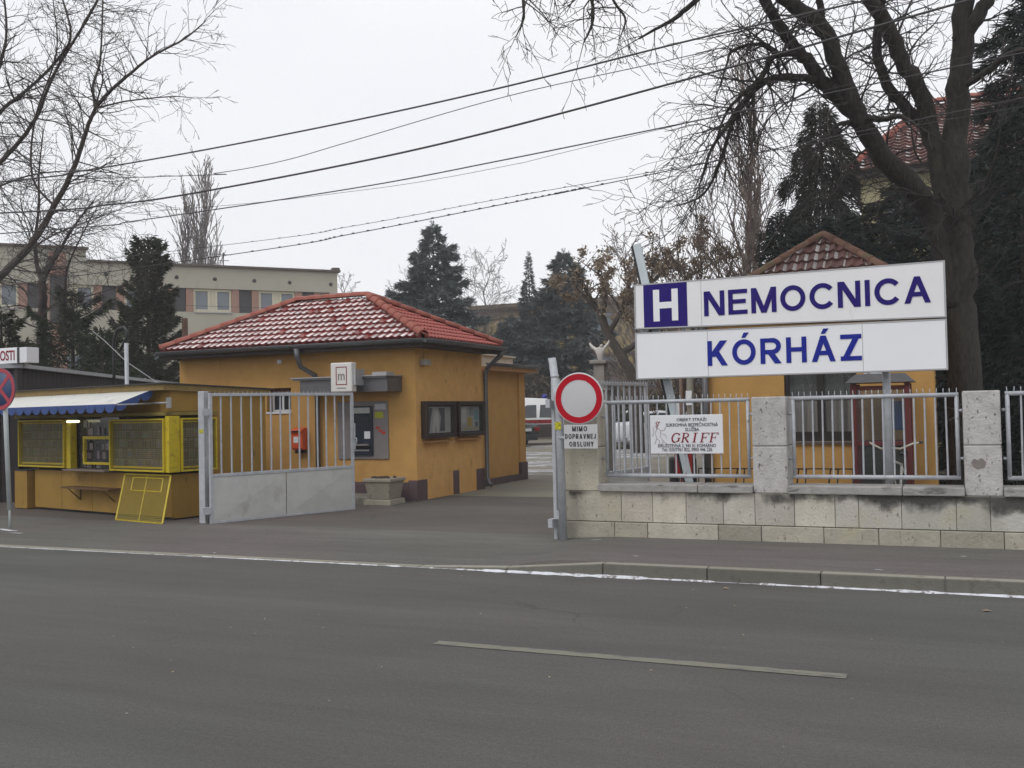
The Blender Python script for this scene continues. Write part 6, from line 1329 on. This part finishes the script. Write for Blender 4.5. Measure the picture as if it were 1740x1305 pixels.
g.build('hip_tiles', M_hip, ro); g = MB(); g.add([Vector(q)-dn*2 for q in (A, B, C, D, Lr, Rr)], [(0, 1, 5, 4), (1, 2, 5), (2, 3, 4, 5), (3, 0, 4)]); g.box(x0+.05, x1-.05, y0+.05, y0+12.3, ze-.25, ze-.12); g.build('eaves', M_soffit, VB)
for xx_ in (x0+1.8, x0+4.6, x0+7.4, x0+10.2):
    for zc in (ze-1.9, ze-5.3):
        g = MB(); g.box(xx_-.6, xx_+.6, y0+.33, y0+.399, zc-.9, zc+.9); wo = g.build('window', M_ywin, VB); g = MB(); g.box(xx_-.5, xx_-.03, y0+.318, y0+.329, zc-.8, zc+.8); g.box(xx_+.03, xx_+.5, y0+.318, y0+.329, zc-.8, zc+.8); g.build('pane', M_wgl, wo)

# statue on a pillar by the yard
t = thing('eagle_statue', (0, 0, 0), 'small white winged eagle statue standing on the stone gate pillar', 'statue'); p = PY(1020, 612, 22); t.location = (p.x, 22, p.z)
q = Vector((p.x, 22, p.z))
bm_ = bpy.data.meshes.new('body'); vs = [(0, 0, 0), (0, 0, .10), (0, 0, .2), (.03, -.02, .30), (.06, -.05, .36), (-.10, .02, .24), (-.22, .02, .34), (-.26, .02, .42), (.09, .02, .26), (.2, .02, .38), (.22, .02, .46), (.0, .05, -.02), (-.06, .1, .0)]
bm_.from_pydata(vs, [(0, 1), (1, 2), (2, 3), (3, 4), (2, 5), (5, 6), (6, 7), (2, 8), (8, 9), (9, 10), (0, 11), (0, 12)], []); eo = bpy.data.objects.new('body', bm_); COL.objects.link(eo); eo.parent = t
md = eo.modifiers.new('skin', 'SKIN'); eo.modifiers.new('sub', 'SUBSURF').levels = 1
for i, r_ in enumerate((.05, .075, .085, .05, .03, .06, .05, .02, .06, .05, .02, .04, .03)): bm_.skin_vertices[0].data[i].radius = (r_, r_*.7)
bm_.materials.append(mat('statue_white', srgb(206, 202, 198), .7, .1, 10))
t = thing('gate_pillar', (p.x, 22, 0), 'weathered stone pillar carrying the white eagle statue', 'pillar'); g = MB(); g.tint = (.6, .58, .55); g.box(p.x-.2, p.x+.2, 21.8, 22.2, 0, 2.0); g.box(p.x-.24, p.x+.24, 21.76, 22.24, 2.0, 2.06); g.box(p.x-.13, p.x+.13, 21.87, 22.13, 2.06, p.z-.09); g.build('shaft', M_stoneg, t, bevel=.015); g = MB(); g.tint = (.6, .58, .55); g.box(p.x-.2, p.x+.2, 21.8, 22.2, p.z-.09, p.z-.003); g.build('cap', M_stoneg, t, bevel=.02)

# ================================================================ vehicles
M_tyre = mat('tyre', (.012, .012, .012), .85, .2, 20); M_hub = mat('hub', srgb(150, 150, 152), .4, .1, 10, metal=.5); M_lamp = mat('tail_lamp', (.30, .01, .012), .25, .1, 8)
def body_loft(g, secs):
    """secs: list of (x, half width bottom, half width belt, half width top, z0, zbelt, ztop)"""
    vs = []
    for (x, wb, wm, wt, z0, zm, zt) in secs:
        r_ = [(-wb, z0), (-wm, z0+(zm-z0)*.35), (-wm, zm), (-wt, zt-.03), (-wt*.86, zt), (wt*.86, zt), (wt, zt-.03), (wm, zm), (wm, z0+(zm-z0)*.35), (wb, z0)]
        vs += [(x, y_, z) for y_, z in r_]
    n = 10; k = len(secs); fs = [(i*n+j, i*n+(j+1) % n, (i+1)*n+(j+1) % n, (i+1)*n+j) for i in range(k-1) for j in range(n)] + [tuple(range(n))[::-1], tuple(range((k-1)*n, k*n))]
    g.smooth = True; g.add(vs, fs); g.smooth = False
def wheel(g, x, y_, r_, w_, M):
    g.lathe([(r_*.6, 0), (r_*.93, .0), (r_, .03), (r_, w_-.03), (r_*.93, w_), (r_*.6, w_)], (x, y_, r_), (0, 1, 0), 20)
def vehicle(kind, label, loc, deg, paint, cat='car', group=None, plate='', van=False):
    """front at +x; origin between wheels on the ground"""
    t = thing(kind, (0, 0, 0), label, cat, group); L2 = 2.45 if van else 2.2; W2 = .92 if van else .82
    if van:
        secs = [(-2.4, .84, .90, .78, .30, 1.1, 1.95), (-2.3, .86, .92, .80, .28, 1.1, 2.04), (0, .86, .93, .82, .28, 1.1, 2.08), (1.0, .86, .93, .80, .28, 1.1, 2.02), (1.25, .86, .92, .76, .28, 1.1, 1.9)]
        g = MB(); body_loft(g, secs + [(1.95, .85, .9, .80, .28, 1.02, 1.15), (2.35, .80, .84, .74, .30, .85, .95), (2.42, .78, .80, .7, .34, .7, .78)]); bo = g.build('body', paint, t)
        glass = [((-2.1, -.35), 1.2, 1.75), ((-.25, .55), 1.2, 1.75), ((.68, 1.45), 1.2, 1.75)]; wx_, wr = (1.55, -1.6), .33
    else:
        secs = [(-2.18, .74, .76, .72, .42, .78, .90), (-2.1, .78, .81, .76, .26, .82, .97), (-1.35, .80, .83, .72, .24, .88, 1.0), (-1.25, .8, .83, .7, .24, .88, 1.03), (-.75, .8, .83, .56, .24, .90, 1.37), (-.2, .8, .83, .57, .24, .90, 1.42), (.35, .8, .83, .55, .24, .88, 1.36), (1.0, .8, .83, .70, .24, .86, .97), (1.9, .78, .80, .70, .25, .74, .86), (2.15, .74, .76, .66, .3, .62, .74), (2.2, .72, .73, .64, .4, .58, .66)]
        g = MB(); body_loft(g, secs); bo = g.build('body', paint, t)
        wx_, wr = (1.35, -1.3), .30; glass = None
    g = MB()
    if van:
        for (a, b_), z0, z1 in glass:
            for s in (-1, 1):
                yb, yt = s*.928, s*.845
                k = .33 if b_ > 1.3 else 0
                g.prism([(a, yb, z0), (b_, yb, z0), (b_-k, yt, z1), (a+.05, yt, z1)], (0, s*.006, 0))
        g.prism([(2.0, -.76, 1.19), (2.0, .76, 1.19), (1.30, .68, 1.90), (1.30, -.68, 1.90)], (.02, 0, .02))
    else:
        for s in (-1, 1):
            g.prism([(-1.12, s*.765, .97), (-.28, s*.765, .97), (-.28, s*.60, 1.33), (-.72, s*.61, 1.30)], (0, s*.04, 0)); g.prism([(-.22, s*.765, .97), (.72, s*.765, .97), (.28, s*.60, 1.31), (-.22, s*.61, 1.33)], (0, s*.04, 0))
        g.prism([(-1.24, -.62, 1.03), (-1.24, .62, 1.03), (-.8, .50, 1.345), (-.8, -.50, 1.345)], (-.03, 0, .03)); g.prism([(.98, -.66, .98), (.98, .66, .98), (.38, .5, 1.35), (.38, -.5, 1.35)], (.03, 0, .03))
    g.build('windows', M_glass, t)
    for x in wx_:
        for s in (-1, 1):
            g = MB(); y_ = s*(W2-.2) if s < 0 else W2-.02-.18; y_ = -W2+.0 if s < 0 else W2-.19
            wheel(g, x, y_, wr, .19, None); wo = g.build('wheel', M_tyre, t); g = MB(); g.lathe([(wr*.58, -.005), (wr*.5, .195)], (x, y_, wr), (0, 1, 0), 16); g.build('hub', M_hub, wo)
    bz = .86 if van else .72; rx = -L2 if not van else -2.42
    rx = -2.2 if not van else -2.41
    for s in (-1, 1):
        g = MB(); g.box(rx-.015, rx+.12, s*(W2-.13)-.16 if s > 0 else -W2+.0, s*(W2-.13)+.13 if s > 0 else -W2+.29, bz-.08, bz+.09); g.build('tail_light', M_lamp, t, bevel=.02)
        g = MB(); g.box(L2-.16, L2-.02, s*(W2-.28)-.13, s*(W2-.28)+.13, .60 if not van else .72, .72 if not van else .88); g.build('headlight', M_face2, t, bevel=.02)
    g = MB(); g.box(rx-.06, rx+.1, -W2+.06, W2-.06, .36, .52); g.box(L2-.08, L2+.05, -W2+.08, W2-.08, .34, .5); g.build('bumper', M_dark, t, bevel=.03)
    g = MB(); g.box(rx-.03, rx-.005, -.26, .26, bz-.07, bz+.05); g.build('number_plate', M_white, t)
    t.location = loc; t.rotation_euler = (0, 0, R(deg)); return t
c = PZ(897, 757, 43.5); m_green = mat('dark_green_paint', (.012, .028, .026), .25, .1, 3, spec=.7)
M_vanw = mat('ambulance_white', srgb(226, 226, 226), .3, .03, 2)
# sedan seen from its rear corner
rc = PZ(896, 759, 41.5)
vehicle('sedan_car', 'dark green saloon parked with its tail towards the gate', (rc.x+2.2*cos(R(162)), rc.y+2.2*sin(R(162)), .06), 162, m_green)
v = vehicle('ambulance_van', 'white ambulance van with red stripe and blue beacon behind the saloon', (PZ(893, 757, 44.8).x, PZ(893, 757, 44.8).y, .06), 20, M_vanw, 'van', van=True)
g = MB(); 
for s in (-1, 1): g.box(-2.2, 1.3, s*.934, s*.938, .93, 1.10)
o = g.build('red_stripe', mat('stripe_red', (.25, .015, .02), .4), None); o.parent = v
g = MB(); 
for s in (-1, 1): g.box(-2.3, 2.0, s*.932, s*.936, .32, .90)
o = g.build('dark_lower_side', mat('van_dark', (.06, .045, .04), .4), None); o.parent = v
g = MB(); g.smooth = True; g.lathe([(.12, 0), (.12, .1), (.09, .18), (.0, .2)], (.9, 0, 2.04), n=12); o = g.build('blue_beacon', mat('beacon_blue', (.02, .02, .25), .2), None); o.parent = v
g = MB()
for a in (-.3, .62): g.box(a, a+.07, -.95, -.94, 1.02, 1.08)
o = g.build('door_handles', M_black, None); o.parent = v
m_wc = mat('white_car_paint', srgb(214, 216, 220), .25, .03, 2, spec=.7)
c = PZ(1062, 745, 44); vehicle('white_car', 'white car parked behind the fence, left one of the two', (c.x, c.y, .06), 196, m_wc, group='white cars parked beyond the fence')
c = PZ(1128, 742, 38); vehicle('white_car', 'white car parked behind the fence, right one nearer the security board', (c.x, c.y, .06), 20, m_wc, group='white cars parked beyond the fence')
# grass strip beyond the yard
g = MB(); p1 = PG(1040, 735, .06)
g.add([(-13, 36, .075), (2, 34, .075), (3, 37.5, .075), (-12.5, 39.5, .075)], [(0, 1, 2, 3)]); struct('grass_strip', g, mat('winter_grass', (.07, .075, .035), .95, .3, 6, .8, 60, col2=(.12, .115, .06)))

# ================================================================ thin winter haze
g = MB(); g.box(-130, 75, -25, 150, -1.6, 45)
hm = bpy.data.materials.new('haze'); hm.use_nodes = True; n = hm.node_tree; n.nodes.remove(n.nodes['Principled BSDF']); pv = n.nodes.new('ShaderNodeVolumePrincipled'); pv.inputs['Density'].default_value = .0014; pv.inputs['Color'].default_value = (.93, .94, .97, 1); n.links.new(pv.outputs[0], n.nodes['Material Output'].inputs['Volume'])
hz = g.build('haze', hm); hz['kind'] = 'stuff'; hz['label'] = 'thin pale winter haze in the air'; hz['category'] = 'haze'
